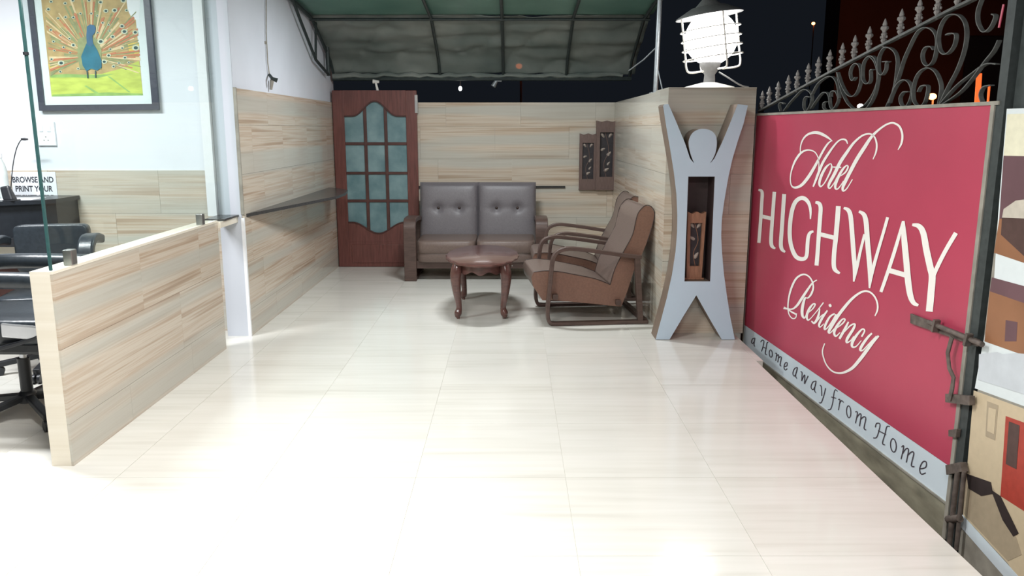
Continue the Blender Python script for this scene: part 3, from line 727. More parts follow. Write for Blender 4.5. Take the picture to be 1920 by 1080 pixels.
scrolls = [
 (c7, [(765, 322), (800, 308), (850, 318), (838, 410), (792, 480), (742, 498), (702, 455), (688, 350), (710, 240), (760, 160), (820, 132), (885, 145), (935, 215), (948, 330), (922, 480), (860, 650), (780, 800), (700, 972)]),
 (c7, [(648, 458), (620, 428), (570, 440), (542, 500), (552, 572), (592, 608), (640, 568), (666, 480), (676, 380), (658, 305), (610, 260), (550, 258), (490, 305), (425, 430), (372, 550), (332, 680), (280, 830), (210, 990)]),
 (c7, [(420, 845), (372, 848), (338, 900), (350, 965), (392, 982), (430, 920), (446, 830), (420, 758), (370, 735), (310, 780), (262, 880), (212, 990)]),
 (c7, [(505, 845), (535, 795), (590, 790), (588, 860), (560, 950), (510, 980), (464, 930), (456, 830), (482, 720), (532, 650), (602, 625), (668, 668), (712, 780), (706, 890), (690, 970)]),
 (c7, [(180, 568), (235, 566), (212, 580), (205, 640), (172, 690), (142, 658), (138, 560), (152, 500), (190, 442), (240, 440), (290, 480), (312, 560), (302, 690), (285, 800), (240, 950)]),
 (c8, [(880, 482), (862, 490), (860, 560), (832, 580), (806, 540), (812, 440), (850, 390), (890, 400), (912, 460), (915, 545), (880, 650), (820, 730), (770, 752)]),
 (c6, [(1238, 425), (1262, 560), (1310, 720), (1385, 870), (1490, 965), (1580, 990), (1680, 925), (1770, 765), (1812, 600), (1822, 440), (1780, 280), (1710, 200)]),
 (c6, [(1242, 430), (1300, 600), (1372, 730), (1442, 775), (1505, 740), (1552, 640), (1578, 500), (1562, 350), (1512, 298), (1450, 340), (1420, 430), (1432, 512), (1462, 545), (1500, 500)]),
 (c6, [(470, 980), (550, 870), (650, 760), (720, 692), (782, 675), (850, 720), (872, 800), (846, 900), (792, 988), (752, 930), (756, 830), (792, 775), (840, 785)]),
 (c6, [(860, 950), (960, 800), (1030, 722), (1090, 725), (1122, 790), (1132, 900), (1172, 962), (1222, 900), (1252, 800), (1212, 700), (1150, 710), (1140, 780)]),
 (c6, [(872, 745), (960, 590), (1080, 500), (1160, 488), (1222, 560), (1255, 700), (1262, 800)]),
 (c6, [(470, 880), (430, 860), (396, 900), (420, 985)]),
 (c6, [(1080, 850), (1042, 870), (1036, 930), (1070, 972)]),
 (c7, [(1090, -10), (1052, 100), (1052, 200), (1090, 280), (1132, 290), (1180, 240), (1216, 150), (1190, 130)]),
 (c7, [(700, 972), (850, 800), (1000, 680), (1130, 590), (1232, 590)]),
 (c7, [(702, 980), (880, 860), (1000, 730), (1120, 570), (1200, 470), (1250, 370)]),
 (c7, [(1182, 785), (1112, 800), (1076, 870), (1100, 950), (1142, 975), (1195, 940)])]
for fn, pl in scrolls:
    path = [onG(*fn(*q), -0.02) for q in catmull(pl, 5)]
    MB().bar(path, GN, 0.021, 0.005).build('iron_scroll', 'iron', gt)

# lettering: painted strokes with a width at every point
def stroke(b, pts, o, s, off=0.0025, n=7, mi=0):
    pl = catmull([((x / s) + o[0], (y / s) + o[1], max(w, 6) / s) for x, y, w in pts], n)
    m = len(pl); vs = []
    for i, (x, y, w) in enumerate(pl):
        a, c = pl[max(i - 1, 0)], pl[min(i + 1, m - 1)]; dx, dy = c[0] - a[0], c[1] - a[1]; L = math.hypot(dx, dy) or 1
        nx, ny = -dy / L * w / 2, dx / L * w / 2
        vs += [onG(x + nx, y + ny, off), onG(x - nx, y - ny, off)]
    b.add(vs, [(2 * i, 2 * i + 1, 2 * i + 3, 2 * i + 2) for i in range(m - 1)], mi); return b
def letter(strokes, o, s, mat, name='letter'):
    b = MB()
    for k, st in enumerate(strokes): stroke(b, st, o, s, 0.0022 + 0.0003 * k)
    return b.build(name, mat, gt)
O1, S1 = (1410, 340), 6.0; O2, S2 = (1560, 380), 4.908
letter([[(72, 95, 22), (105, 106, 32), (115, 142, 38), (110, 230, 38), (100, 400, 38), (88, 560, 38), (77, 692, 38)],
        [(252, 118, 40), (240, 280, 40), (225, 480, 40), (215, 640, 42), (218, 710, 42), (235, 740, 34), (264, 754, 18)], [(108, 392, 42), (218, 420, 42)]], O1, S1, 'sign_white')
letter([[(362, 143, 44), (350, 320, 44), (335, 540, 44), (325, 680, 44), (328, 740, 44), (345, 775, 36), (374, 794, 20)]], O1, S1, 'sign_white')
letter([[(657, 424, 14), (658, 330, 28), (640, 250, 38), (600, 200, 46), (550, 188, 46), (490, 230, 46), (450, 330, 46), (428, 480, 46), (425, 620, 46), (445, 740, 46), (490, 840, 48), (550, 874, 46),
         (600, 862, 42), (618, 810, 42), (625, 700, 42), (635, 620, 40), (655, 578, 34), (692, 562, 24)]], O1, S1, 'sign_white')
letter([[(713, 235, 26), (755, 250, 42), (772, 300, 46), (765, 420, 46), (752, 600, 46), (740, 780, 46), (726, 947, 46)],
        [(972, 278, 54), (960, 440, 54), (942, 640, 52), (925, 800, 50), (920, 930, 50), (935, 995, 46), (988, 1036, 24)], [(765, 595, 48), (935, 637, 48)]], O1, S1, 'sign_white')
letter([[(108, 48, 20), (150, 70, 38), (172, 130, 42), (185, 280, 42), (200, 480, 42), (208, 600, 36), (200, 727, 14)], [(200, 727, 14), (228, 600, 28), (260, 450, 26), (300, 290, 24)],
        [(248, 80, 22), (295, 112, 40), (315, 190, 46), (325, 340, 46), (340, 500, 46), (350, 640, 42), (345, 787, 14)], [(345, 787, 14), (375, 620, 30), (430, 420, 28), (480, 250, 28), (512, 134, 28)]], O2, S2, 'sign_white')
letter([[(450, 822, 30), (520, 620, 32), (590, 400, 32), (655, 172, 24)], [(655, 168, 26), (664, 330, 52), (685, 550, 56), (700, 720, 58), (720, 850, 54), (750, 920, 42), (795, 945, 22)], [(515, 620, 46), (680, 668, 46)]], O2, S2, 'sign_white')
letter([[(738, 203, 22), (800, 217, 46), (840, 280, 56), (870, 440, 60), (905, 600, 62), (922, 680, 64), (910, 840, 64), (895, 1002, 64)], [(925, 690, 42), (960, 610, 38), (1040, 450, 38), (1141, 278, 40)]], O2, S2, 'sign_white')
O3, S3 = (1440, 210), 6.353
letter([[(768, 347, 8), (700, 295, 28), (620, 255, 36), (550, 245, 32), (470, 270, 24), (415, 330, 18), (388, 410, 14), (385, 490, 12)],
        [(762, 340, 10), (720, 370, 20), (670, 440, 24), (610, 550, 26), (540, 680, 34), (470, 790, 38), (400, 870, 34), (330, 900, 26), (282, 880, 16), (266, 800, 13), (280, 700, 16), (320, 590, 24), (380, 500, 26), (440, 460, 20), (500, 454, 16), (560, 480, 14), (595, 540, 12), (607, 620, 12), (602, 700, 14)],
        [(948, 380, 12), (930, 338, 22), (890, 325, 18), (840, 345, 18), (780, 410, 22), (710, 510, 28), (650, 610, 30), (600, 730, 30), (570, 810, 26), (538, 890, 18)]], O3, S3, 'sign_white')
letter([[(740, 615, 12), (690, 660, 26), (640, 750, 32), (612, 840, 30), (625, 888, 18), (670, 850, 14), (720, 760, 20), (755, 680, 22), (757, 628, 14), (740, 615, 12)]], O3, S3, 'sign_white')
letter([[(1250, 564, 10), (1285, 480, 20), (1295, 390, 22), (1275, 310, 20), (1235, 268, 20), (1180, 262, 20), (1110, 290, 22), (1020, 370, 28), (940, 480, 36), (860, 600, 40), (790, 740, 38), (735, 840, 34), (720, 892, 24), (740, 906, 16), (785, 850, 12), (820, 780, 10)],
        [(768, 655, 14), (872, 660, 14)]], O3, S3, 'sign_white')
letter([[(862, 762, 12), (920, 720, 18), (953, 660, 20), (940, 637, 14), (900, 670, 24), (850, 750, 32), (808, 850, 32), (803, 908, 24), (830, 916, 16), (870, 870, 12), (900, 820, 10)]], O3, S3, 'sign_white')
letter([[(1548, 452, 10), (1590, 370, 24), (1600, 270, 26), (1570, 180, 26), (1520, 140, 24), (1470, 130, 22), (1400, 155, 22), (1310, 220, 26), (1230, 300, 34), (1150, 420, 42), (1060, 560, 44), (980, 710, 42), (920, 830, 40), (890, 905, 32), (898, 940, 20), (940, 910, 14), (1006, 803, 12)]], O3, S3, 'sign_white')
O4, S4 = (1450, 500), 4.909
R_ = [
 [[(402, 122, 8), (360, 150, 14), (320, 205, 20), (270, 280, 24), (220, 355, 22), (175, 390, 14), (130, 388, 14), (95, 378, 24)],
  [(215, 430, 8), (205, 470, 10), (175, 476, 10), (145, 440, 10), (135, 380, 12), (140, 300, 14), (165, 200, 18), (210, 110, 18), (270, 72, 16), (320, 85, 14), (355, 130, 14), (368, 190, 16), (350, 250, 18), (318, 288, 12), (292, 282, 8)],
  [(130, 390, 10), (165, 415, 14), (210, 438, 16)], [(292, 285, 18), (275, 340, 26), (265, 400, 28), (268, 450, 24), (288, 472, 14), (308, 430, 8)]],
 [[(322, 425, 8), (365, 385, 12), (385, 348, 14), (365, 345, 14), (330, 390, 22), (308, 450, 22), (318, 492, 14), (345, 475, 8)]],
 [[(345, 475, 8), (400, 410, 9), (462, 330, 12)], [(428, 385, 10), (418, 440, 20), (400, 490, 24), (375, 520, 18), (350, 500, 12)]],
 [[(400, 505, 8), (440, 455, 10), (462, 440, 12)], [(498, 403, 14), (455, 465, 22), (422, 530, 20), (430, 556, 12), (465, 525, 8)], [(515, 346, 18), (523, 358, 26), (530, 370, 16)]],
 [[(565, 432, 14), (520, 462, 18), (482, 530, 22), (472, 575, 18), (500, 560, 10), (550, 490, 14), (578, 438, 14)],
  [(935, 454, 10), (958, 400, 16), (958, 340, 16), (935, 280, 16), (895, 238, 16), (845, 225, 18), (790, 245, 20), (720, 300, 24), (650, 380, 28), (590, 460, 30), (540, 540, 30), (510, 598, 24), (526, 608, 12), (560, 570, 8)]],
 [[(590, 562, 8), (640, 520, 14), (660, 487, 14), (635, 485, 14), (590, 540, 24), (560, 602, 24), (575, 640, 16), (615, 605, 8)]],
 [[(692, 508, 14), (655, 580, 24), (608, 665, 22)], [(650, 605, 8), (710, 542, 14), (750, 530, 16), (735, 575, 24), (682, 660, 26), (676, 697, 18), (710, 682, 10), (740, 640, 8)]],
 [[(812, 645, 16), (840, 592, 14), (820, 575, 14), (775, 620, 22), (730, 690, 28), (726, 735, 20), (760, 736, 12), (810, 680, 8)]],
 [[(908, 613, 16), (870, 650, 22), (820, 720, 26), (800, 765, 22), (825, 768, 12), (880, 710, 10), (950, 640, 14)],
  [(970, 636, 18), (920, 690, 28), (860, 770, 32), (800, 850, 32), (730, 930, 28), (660, 970, 22), (600, 980, 16), (540, 960, 14), (490, 905, 12), (460, 830, 12), (453, 770, 12), (473, 706, 10)]]]
for L_ in R_: letter(L_, O4, S4, 'sign_white')
O5, S5 = (1400, 610), 3.725
def el(cx_, cy_, rx, ry): return [(cx_ + rx * math.cos(2 * math.pi * i / 12) + 0.0, cy_ + ry * math.sin(2 * math.pi * i / 12) - 0.0 + 0.35 * rx * math.cos(2 * math.pi * i / 12)) for i in range(13)]
small = [
 [[(57, 88), (40, 95), (33, 118), (42, 126), (54, 108), (57, 88)], [(57, 88), (51, 132), (56, 148)]],
 [[(97, 117), (108, 103), (120, 112), (113, 150), (103, 182)], [(150, 120), (142, 122), (134, 165), (129, 196), (140, 206)], [(110, 150), (138, 162)]],
 [el(168, 197, 11, 25)],
 [[(198, 196), (209, 198), (202, 248)], [(205, 222), (218, 205), (223, 214), (216, 258)], [(219, 232), (234, 218), (241, 228), (232, 275), (241, 284)]],
 [[(262, 287), (280, 282), (281, 260), (268, 264), (260, 292), (268, 311), (283, 302)]],
 [[(354, 293), (334, 302), (322, 335), (332, 354), (347, 328), (354, 293)], [(354, 293), (341, 350), (350, 371)]],
 [[(376, 323), (386, 332), (383, 388)], [(383, 388), (404, 345), (403, 408)], [(403, 408), (424, 362), (429, 352)]],
 [[(484, 388), (461, 397), (449, 430), (462, 449), (478, 422), (484, 388)], [(484, 388), (473, 450), (483, 470)]],
 [[(510, 418), (520, 428), (524, 492)], [(551, 438), (535, 500), (520, 538), (504, 540)]],
 [[(634, 460), (618, 450), (609, 475), (600, 540), (586, 583), (566, 590)], [(590, 500), (624, 509)]],
 [[(638, 518), (651, 522), (640, 592)], [(645, 552), (660, 526), (677, 538)]],
 [el(712, 603, 15, 41)],
 [[(758, 604), (773, 610), (759, 684)], [(767, 645), (788, 618), (798, 630), (787, 704)], [(793, 660), (816, 638), (831, 650), (819, 716), (833, 730)]],
 [[(898, 712), (906, 685), (930, 690), (922, 740), (906, 782), (883, 786)], [(999, 706), (978, 708), (965, 760), (948, 822), (966, 835)], [(918, 735), (972, 762)]],
 [el(1024, 838, 20, 46)],
 [[(1080, 850), (1096, 845), (1078, 934)], [(1088, 895), (1112, 862), (1129, 870), (1114, 958)], [(1121, 910), (1150, 884), (1166, 895), (1149, 976), (1171, 986)]],
 [[(1213, 1002), (1250, 990), (1252, 953), (1228, 955), (1208, 1000), (1218, 1038), (1250, 1030)]]]
for i, L_ in enumerate(small):
    wd = 4.0 + 3.2 * i / 16
    b = MB()
    for k, st in enumerate(L_): stroke(b, [(x, y, wd if wd > 6 else 6.0) for x, y in st], O5, S5, 0.0012 + 0.0003 * k)
    b.build('letter', 'sign_text', gt)

# bolts and brackets on the gate
def gl_(pts, off=0.03): return [onG(x, y, off) for x, y in pts]
bolt = MB(); q = [onG(1711, 588, 0.004), onG(1838, 637, 0.004), onG(1838, 650, 0.004), onG(1711, 606, 0.004)]
bolt.prism(q, GN * 0.012); sb = bolt.build('bolt_plate', 'rust', gt)
MB().tube(gl_([(1742, 604), (1842, 646)], 0.03), 0.012, 10).build('sliding_bolt', 'rust', gt, smooth=True)
for a_, b_ in (((1757, 600), (1752, 622)), ((1818, 626), (1812, 648))): MB().bar(gl_([a_, b_], 0.035), GN, 0.03, 0.016).build('bolt_strap', 'rust', gt)
MB().bar(gl_([(1785, 632), (1777, 662), (1780, 690), (1788, 708), (1785, 730), (1780, 750)], 0.035), GN, 0.006, 0.024).build('bolt_handle', 'rust', gt)
MB().prism(gl_([(1782, 738), (1828, 742), (1828, 760), (1782, 754)], 0.006), GN * 0.025).build('bracket', 'rust', gt, bevel=0.003)
MB().prism(gl_([(1786, 806), (1802, 804), (1800, 820), (1786, 818)], 0.004), GN * 0.02).build('bracket', 'rust', gt, bevel=0.003)
MB().prism(gl_([(1784, 872), (1812, 866), (1816, 884), (1786, 890)], 0.004), GN * 0.03).build('bracket', 'rust', gt, bevel=0.003)
MB().tube(gl_([(1796, 884), (1790, 930), (1781, 1010), (1779, 1030)], 0.03), 0.012, 10).build('drop_bolt', 'rust', gt, smooth=True)
MB().tube(gl_([(1808, 884), (1802, 940), (1795, 1010), (1793, 1030)], 0.03), 0.010, 10).build('drop_bolt', 'rust', gt, smooth=True)
MB().tube(gl_([(1778, 974), (1800, 972)], 0.03), 0.018, 10).build('bolt_guide', 'rust', gt, smooth=True)
MB().bar(gl_([(1882, 8), (1873, 52)], 0.006), GN, 0.004, 0.010).build('red_tape', 'sign_red', gt)

# second leaf with the poster of room photographs
lf = thing('poster_gate', 'second gate leaf covered by a poster of hotel room photographs', 'gate', gp(GL + 0.9, -0.45))
s0 = GL + 0.085
gbox(MB(), s0, s0 + 1.7, -0.45, 1.66, -0.03, -0.006).build('leaf_panel', 'frame_grey', lf)
gbox(MB(), s0 - 0.025, s0 + 0.045, -0.45, 2.9, -0.07, -0.031).build('leaf_post', 'post_dark', lf)
M['p_white'] = plain('poster white border', rgb(226, 234, 236), 0.4, var=0.02)
M['p_window'] = plain('poster bright window', rgb(236, 232, 206), 0.4, var=0.05)
M['p_purple'] = plain('poster purple wall', rgb(108, 78, 84), 0.4, var=0.1, scale=6)
M['p_tan'] = plain('poster tan wall', rgb(150, 104, 74), 0.4, var=0.12, scale=5)
M['p_brown'] = plain('poster brown bed base', rgb(84, 62, 58), 0.4, var=0.12)
M['p_bed'] = plain('poster pale bedspread', rgb(204, 196, 182), 0.4, var=0.1, scale=20)
M['p_sheet'] = plain('poster grey white sheets', rgb(206, 212, 218), 0.4, var=0.06, scale=12)
M['p_cream'] = plain('poster cream wall', rgb(208, 190, 160), 0.4, var=0.04)
M['p_red'] = plain('poster red bedding', rgb(176, 66, 54), 0.4, var=0.1)
M['p_dark'] = plain('poster dark furniture', rgb(56, 48, 48), 0.4, var=0.1)
M['p_floor'] = plain('poster floor', rgb(176, 160, 136), 0.4, var=0.06)
def pic(name, pts, mat, off): 
    return MB().prism([onG(x, y, off) for x, y in pts], GN * 0.0008).build(name, mat, lf)
pic('poster_sheet', [(1888, 204), (2300, 190), (2300, 900), (1828, 728), (1842, 650), (1862, 560), (1872, 400)], 'p_white', -0.006)
pic('print_window', [(1889, 214), (2300, 200), (2300, 300), (1882, 292)], 'p_window', -0.005)
pic('print_wall', [(1882, 292), (2300, 300), (2300, 420), (1874, 410)], 'p_purple', -0.005)
pic('print_floor', [(1874, 410), (2300, 420), (2300, 620), (1864, 474)], 'p_tan', -0.005)
pic('print_bed', [(1882, 392), (1905, 376), (2300, 330), (2300, 440), (1930, 410), (1879, 408)], 'p_bed', -0.004)
pic('print_bed_base', [(1879, 408), (1930, 410), (2300, 440), (2300, 600), (1920, 480), (1877, 440)], 'p_brown', -0.004)
pic('print_wall', [(1860, 520), (2300, 640), (2300, 700), (1856, 546)], 'p_purple', -0.005)
pic('print_wall', [(1856, 546), (2300, 700), (2300, 800), (1846, 640)], 'p_tan', -0.005)
pic('print_shadow', [(1886, 600), (1908, 604), (1906, 640), (1884, 640)], 'p_purple', -0.0044)
pic('print_sheets', [(1836, 664), (1870, 660), (1880, 664), (1905, 662), (2300, 700), (2300, 860), (1834, 712)], 'p_sheet', -0.004)
pic('poster_sheet', [(1826, 732), (2300, 905), (2300, 1700), (1890, 1056), (1806, 966)], 'p_cream', -0.006)
pic('print_mirror', [(1851, 752), (1872, 760), (1866, 826), (1848, 818)], 'p_floor', -0.005)
pic('print_mirror', [(1854, 764), (1868, 768), (1864, 814), (1851, 808)], 'p_cream', -0.004)
pic('print_bedding', [(1886, 780), (2300, 930), (2300, 1200), (1876, 930)], 'p_red', -0.005)
pic('print_furniture', [(1892, 790), (1912, 798), (1906, 880), (1886, 870)], 'p_brown', -0.004)
pic('print_floor', [(1812, 890), (1860, 910), (1900, 990), (1916, 1040), (1890, 1052), (1806, 962)], 'p_floor', -0.005)
pic('print_desk', [(1812, 888), (1858, 904), (1862, 926), (1840, 930), (1816, 916)], 'p_dark', -0.0035)
pic('print_desk', [(1858, 918), (1876, 930), (1910, 1000), (1900, 1006), (1880, 975)], 'p_dark', -0.0035)
pic('lower_strip', [(1802, 962), (2100, 1290), (2100, 1330), (1799, 985)], 'sign_strip', -0.0032)

# ================================================================== OFFICE BEHIND THE PARTITION
WY = 6.286
# peacock picture: frame, mount, print; slightly crooked on its wall
def cp(x, y): return (60 + x / 4.908, y / 4.908)
def pw_(x, y, off): p = onY(*cp(x, y), WY - off); return p
pf = thing('peacock_picture', 'framed peacock painting with dark frame on the white office wall', 'picture', onY(180, 100, WY))
fo = [(65, 1020), (1165, 1010), (1020, -700), (-120, -700)]; fi = [(112, 968), (1103, 955), (968, -650), (-62, -650)]
for k in range(4):
    a, b, c, d = fo[k], fo[(k + 1) % 4], fi[(k + 1) % 4], fi[k]
    MB().prism([pw_(*q, 0.028) for q in (a, b, c, d)], (0, 0.028, 0)).build('frame_bar', 'picture_frame', pf, bevel=0.003)
MB().prism([pw_(*q, 0.012) for q in fi], (0, 0.010, 0)).build('mount', 'mount', pf)
M['a_sky'] = plain('painted tan feathers', rgb(190, 164, 112), 0.6, var=0.18, scale=14)
M['a_grass'] = plain('painted grass', rgb(196, 210, 98), 0.6, var=0.16, scale=9, stretch=(1, 1, 3))
M['a_green'] = plain('painted olive feathers', rgb(150, 156, 110), 0.6, var=0.2, scale=20)
M['a_blue'] = plain('painted peacock blue', rgb(44, 116, 138), 0.6, var=0.2, scale=12)
M['a_neck'] = plain('painted peacock neck', rgb(64, 108, 142), 0.6, var=0.15, scale=12)
M['a_cream'] = plain('painted cream streak', rgb(228, 204, 160), 0.6, var=0.08)
M['a_eye'] = plain('painted pale eye ring', rgb(206, 214, 186), 0.6, var=0.06)
M['a_dark'] = plain('painted dark green eye', rgb(54, 84, 84), 0.6, var=0.15)
M['a_red'] = plain('painted rust streak', rgb(200, 128, 92), 0.6, var=0.1)
M['a_white'] = plain('painted white corner', rgb(236, 240, 242), 0.6, var=0.02)
M['a_shadow'] = plain('painted green shade', rgb(150, 186, 104), 0.6, var=0.15, scale=14)
M['a_yellow'] = plain('painted yellow', rgb(226, 196, 96), 0.6, var=0.12, scale=14)
def pol(pts, off): return [pw_(x, y, off) for x, y in pts]
def flat(name, polys, mat, off):
    b = MB()
    for i, p in enumerate(polys): b.add(pol(p, off + 0.00001 * i), [tuple(range(len(p)))])
    return b.build(name, mat, pf)
flat('print_background', [[(180, 888), (1022, 878), (880, -600), (20, -600)]], 'a_sky', 0.0125)
flat('print_grass', [[(165, 700), (400, 690), (640, 680), (820, 630), (985, 560), (1022, 878), (180, 888)]], 'a_grass', 0.0128)
flat('print_grass_shade', [[(165, 690), (320, 680), (560, 690), (760, 680), (600, 720), (380, 712), (170, 715)], [(690, 700), (720, 705), (910, 850), (890, 850)], [(480, 790), (500, 786), (640, 870), (600, 872)], [(190, 870), (700, 850), (1020, 862), (1022, 878), (184, 888)]], 'a_shadow', 0.0131)
flat('print_corner', [[(865, -40), (1000, -40), (985, 190), (920, 170), (880, 90)]], 'a_white', 0.0130)
flat('print_yellow', [[(880, 400), (985, 390), (990, 490), (900, 500)], [(150, 590), (260, 590), (260, 640), (160, 640)]], 'a_yellow', 0.0130)
random.seed(11)
cen = (545, 520)
def ray_poly(an, r0, r1, w):
    ca, sa = math.cos(an), math.sin(an)
    return [(cen[0] + ca * r0 - sa * w * 0.3, cen[1] + sa * r0 + ca * w * 0.3), (cen[0] + ca * r1 - sa * w, cen[1] + sa * r1 + ca * w), (cen[0] + ca * r1 + sa * w, cen[1] + sa * r1 - ca * w), (cen[0] + ca * r0 + sa * w * 0.3, cen[1] + sa * r0 - ca * w * 0.3)]
def clampp(p): return [(min(max(x, 112 + (y - 0) * 0.085), 950 + y * 0.085), y) for x, y in p]
sets = {'a_green': [], 'a_cream': [], 'a_red': []}
for i in range(190):
    an = math.radians(random.uniform(160, 382)); r0 = random.uniform(70, 260); r1 = r0 + random.uniform(80, 380)
    m = random.choices(['a_green', 'a_cream', 'a_red'], [8, 3, 2])[0]
    sets[m].append(clampp(ray_poly(an, r0, r1, random.uniform(3, 13))))
for k, (m, pl) in enumerate(sets.items()): flat('print_feathers', pl, m, 0.0133 + 0.0007 * k)
ring = []; dark = []
eyes = [(680, 100, 22), (760, 95, 24), (828, 240, 22), (850, 290, 28), (742, 338, 20), (632, 382, 28), (950, 298, 24), (955, 440, 32), (705, 510, 20), (855, 530, 18), (665, 568, 24), (268, 580, 28), (380, 415, 20), (172, 275, 16), (240, 168, 14), (308, 158, 16), (380, 160, 16),
        (150, 85, 18), (305, 30, 16), (630, 20, 20), (840, 5, 24), (525, 5, 16), (445, 125, 14), (545, 125, 14), (600, 145, 12), (650, 210, 14), (705, 228, 12), (715, 285, 12), (180, 545, 16), (290, 435, 14), (198, 382, 14), (262, 325, 12), (350, 485, 12), (425, 632, 14), (830, 442, 14), (720, 452, 14), (750, 612, 16), (800, 580, 14), (890, 575, 12), (345, 355, 14), (605, 300, 12), (870, 95, 16), (175, 15, 16), (375, 5, 16), (205, 465, 12), (260, 660, 14)]
for k in range(46): eyes.append((random.uniform(60, 860), random.uniform(-560, -20), random.uniform(14, 24)))
for x, y, r in eyes:
    ring.append([(x + r * 1.1 * math.cos(2 * math.pi * i / 12), y + r * 0.85 * math.sin(2 * math.pi * i / 12)) for i in range(12)])
    dark.append([(x + r * 0.62 * math.cos(2 * math.pi * i / 10), y + r * 0.48 * math.sin(2 * math.pi * i / 10)) for i in range(10)])
flat('print_eye_rings', [clampp(p) for p in ring], 'a_eye', 0.0158); flat('print_eyes', [clampp(p) for p in dark], 'a_dark', 0.0170)
flat('print_halo', [[(420, 360), (500, 330), (600, 360), (640, 460), (640, 640), (440, 640), (420, 500)]], 'a_green', 0.0153)
flat('print_body', [[(500, 400), (560, 395), (600, 460), (640, 560), (640, 620), (600, 650), (545, 630), (500, 655), (465, 600), (452, 520), (480, 450)]], 'a_blue', 0.0186)
flat('print_neck', [[(505, 245), (530, 225), (570, 230), (588, 260), (580, 300), (555, 330), (562, 400), (545, 430), (505, 410), (500, 330)]], 'a_neck', 0.0190)
flat('print_legs', [[(500, 650), (512, 650), (520, 720), (508, 720)], [(578, 650), (590, 650), (590, 715), (580, 715)]], 'a_dark', 0.0188)

# printed notice, built-in font
def text(body, size, loc, mat, parent, name, bold=0.0, sx=1.0):
    c = bpy.data.curves.new(name, 'FONT'); c.body = body; c.size = size; c.align_x = 'CENTER'; c.offset = bold; c.extrude = 0.0003
    t = bpy.data.objects.new(name, c); COL.objects.link(t)
    dg = bpy.context.evaluated_depsgraph_get(); me = bpy.data.meshes.new_from_object(t.evaluated_get(dg)); bpy.data.objects.remove(t)
    me.materials.clear(); me.materials.append(M[mat])
    o = bpy.data.objects.new(name, me); COL.objects.link(o); o.parent = parent
    o.location = Vector(loc) - wloc(parent); o.rotation_euler = (math.pi / 2, 0, 0); w_ = max(v.co.x for v in me.vertices) - min(v.co.x for v in me.vertices); o.scale = (sx / w_, 1, 1); return o
a, b = onY(20, 322, WY - 0.003), onY(112, 400, WY - 0.003)
nt = thing('printed_notice', 'white paper notice with browse and print lettering above the black desk', 'notice', ((a.x + b.x) / 2, WY - 0.003, b.z))
MB().box(a.x, b.x, WY - 0.004, WY - 0.002, b.z, a.z).build('sheet', 'paper', nt)
for body, px, py, wpx in (('BROWSE AND', 62, 342, 75), ('PRINT YOUR', 64, 359, 68), ('TICKET HERE', 66, 376, 70)):
    p = onY(px, py, WY - 0.005); wd = wpx / F * 6.4
    text(body, 0.062, (p.x, WY - 0.0046, p.z), 'ink', nt, 'lettering', 0.0016, wd)
# switch plate
a, b = onY(66, 228, WY), onY(106, 273, WY)
sw = thing('switch_plate', 'white switch and socket plate below the peacock picture', 'switch', ((a.x + b.x) / 2, WY + 0.014, b.z))
MB().box(a.x, b.x, WY - 0.006, WY + 0.014, b.z, a.z).build('plate', 'white_trim', sw, bevel=0.004)
for k in (-1, 1): MB().box((a.x + b.x) / 2 + k * 0.03 - 0.014, (a.x + b.x) / 2 + k * 0.03 + 0.014, WY - 0.011, WY - 0.004, (a.z + b.z) / 2 + 0.015, (a.z + b.z) / 2 + 0.06).build('rocker', 'paper', sw, bevel=0.002)
for dx, dz in ((-0.016, -0.05), (0.016, -0.05), (0, -0.025)): MB().tube([((a.x + b.x) / 2 + dx, WY - 0.0068, (a.z + b.z) / 2 + dz), ((a.x + b.x) / 2 + dx, WY - 0.005, (a.z + b.z) / 2 + dz)], 0.005, 8).build('socket_hole', 'frame_grey', sw)

# black desk
dk = thing('office_desk', 'black laminate desk with raised counter against the office wall', 'desk', (-4.2, 5.95, 0))
right_x = onY(112, 375, 6.0).x
DZT = onY(112, 372, 6.0).z
top = [(-6.0, 5.50), (-4.3, 5.50), (-3.95, 5.56), (right_x - 0.06, 5.86), (right_x, 5.95), (right_x, 6.283), (-6.0, 6.283)]
MB().prism([(x, y, DZT - 0.03) for x, y in top], (0, 0, 0.03)).build('counter_top', 'black', dk, bevel=0.004)
ins = [(x - 0.02 if x > -5.9 else x, y + (0.03 if y < 6.2 else 0)) for x, y in top]
MB().prism([(x, y, DZT - 0.27) for x, y in ins], (0, 0, 0.24)).build('counter_front', 'black', dk)
MB().box(-6.0, right_x - 0.1, 5.75, 6.283, DZT - 0.33, DZT - 0.27).build('shelf', 'black_plastic', dk)
MB().box(-6.0, right_x - 0.12, 5.90, 6.283, DZT - 0.42, DZT - 0.33).build('drawer_front', 'stone_pale', dk)
MB().box(-6.0, right_x - 0.1, 5.95, 6.283, 0.0, DZT - 0.42).build('pedestal', 'mahogany_d', dk)
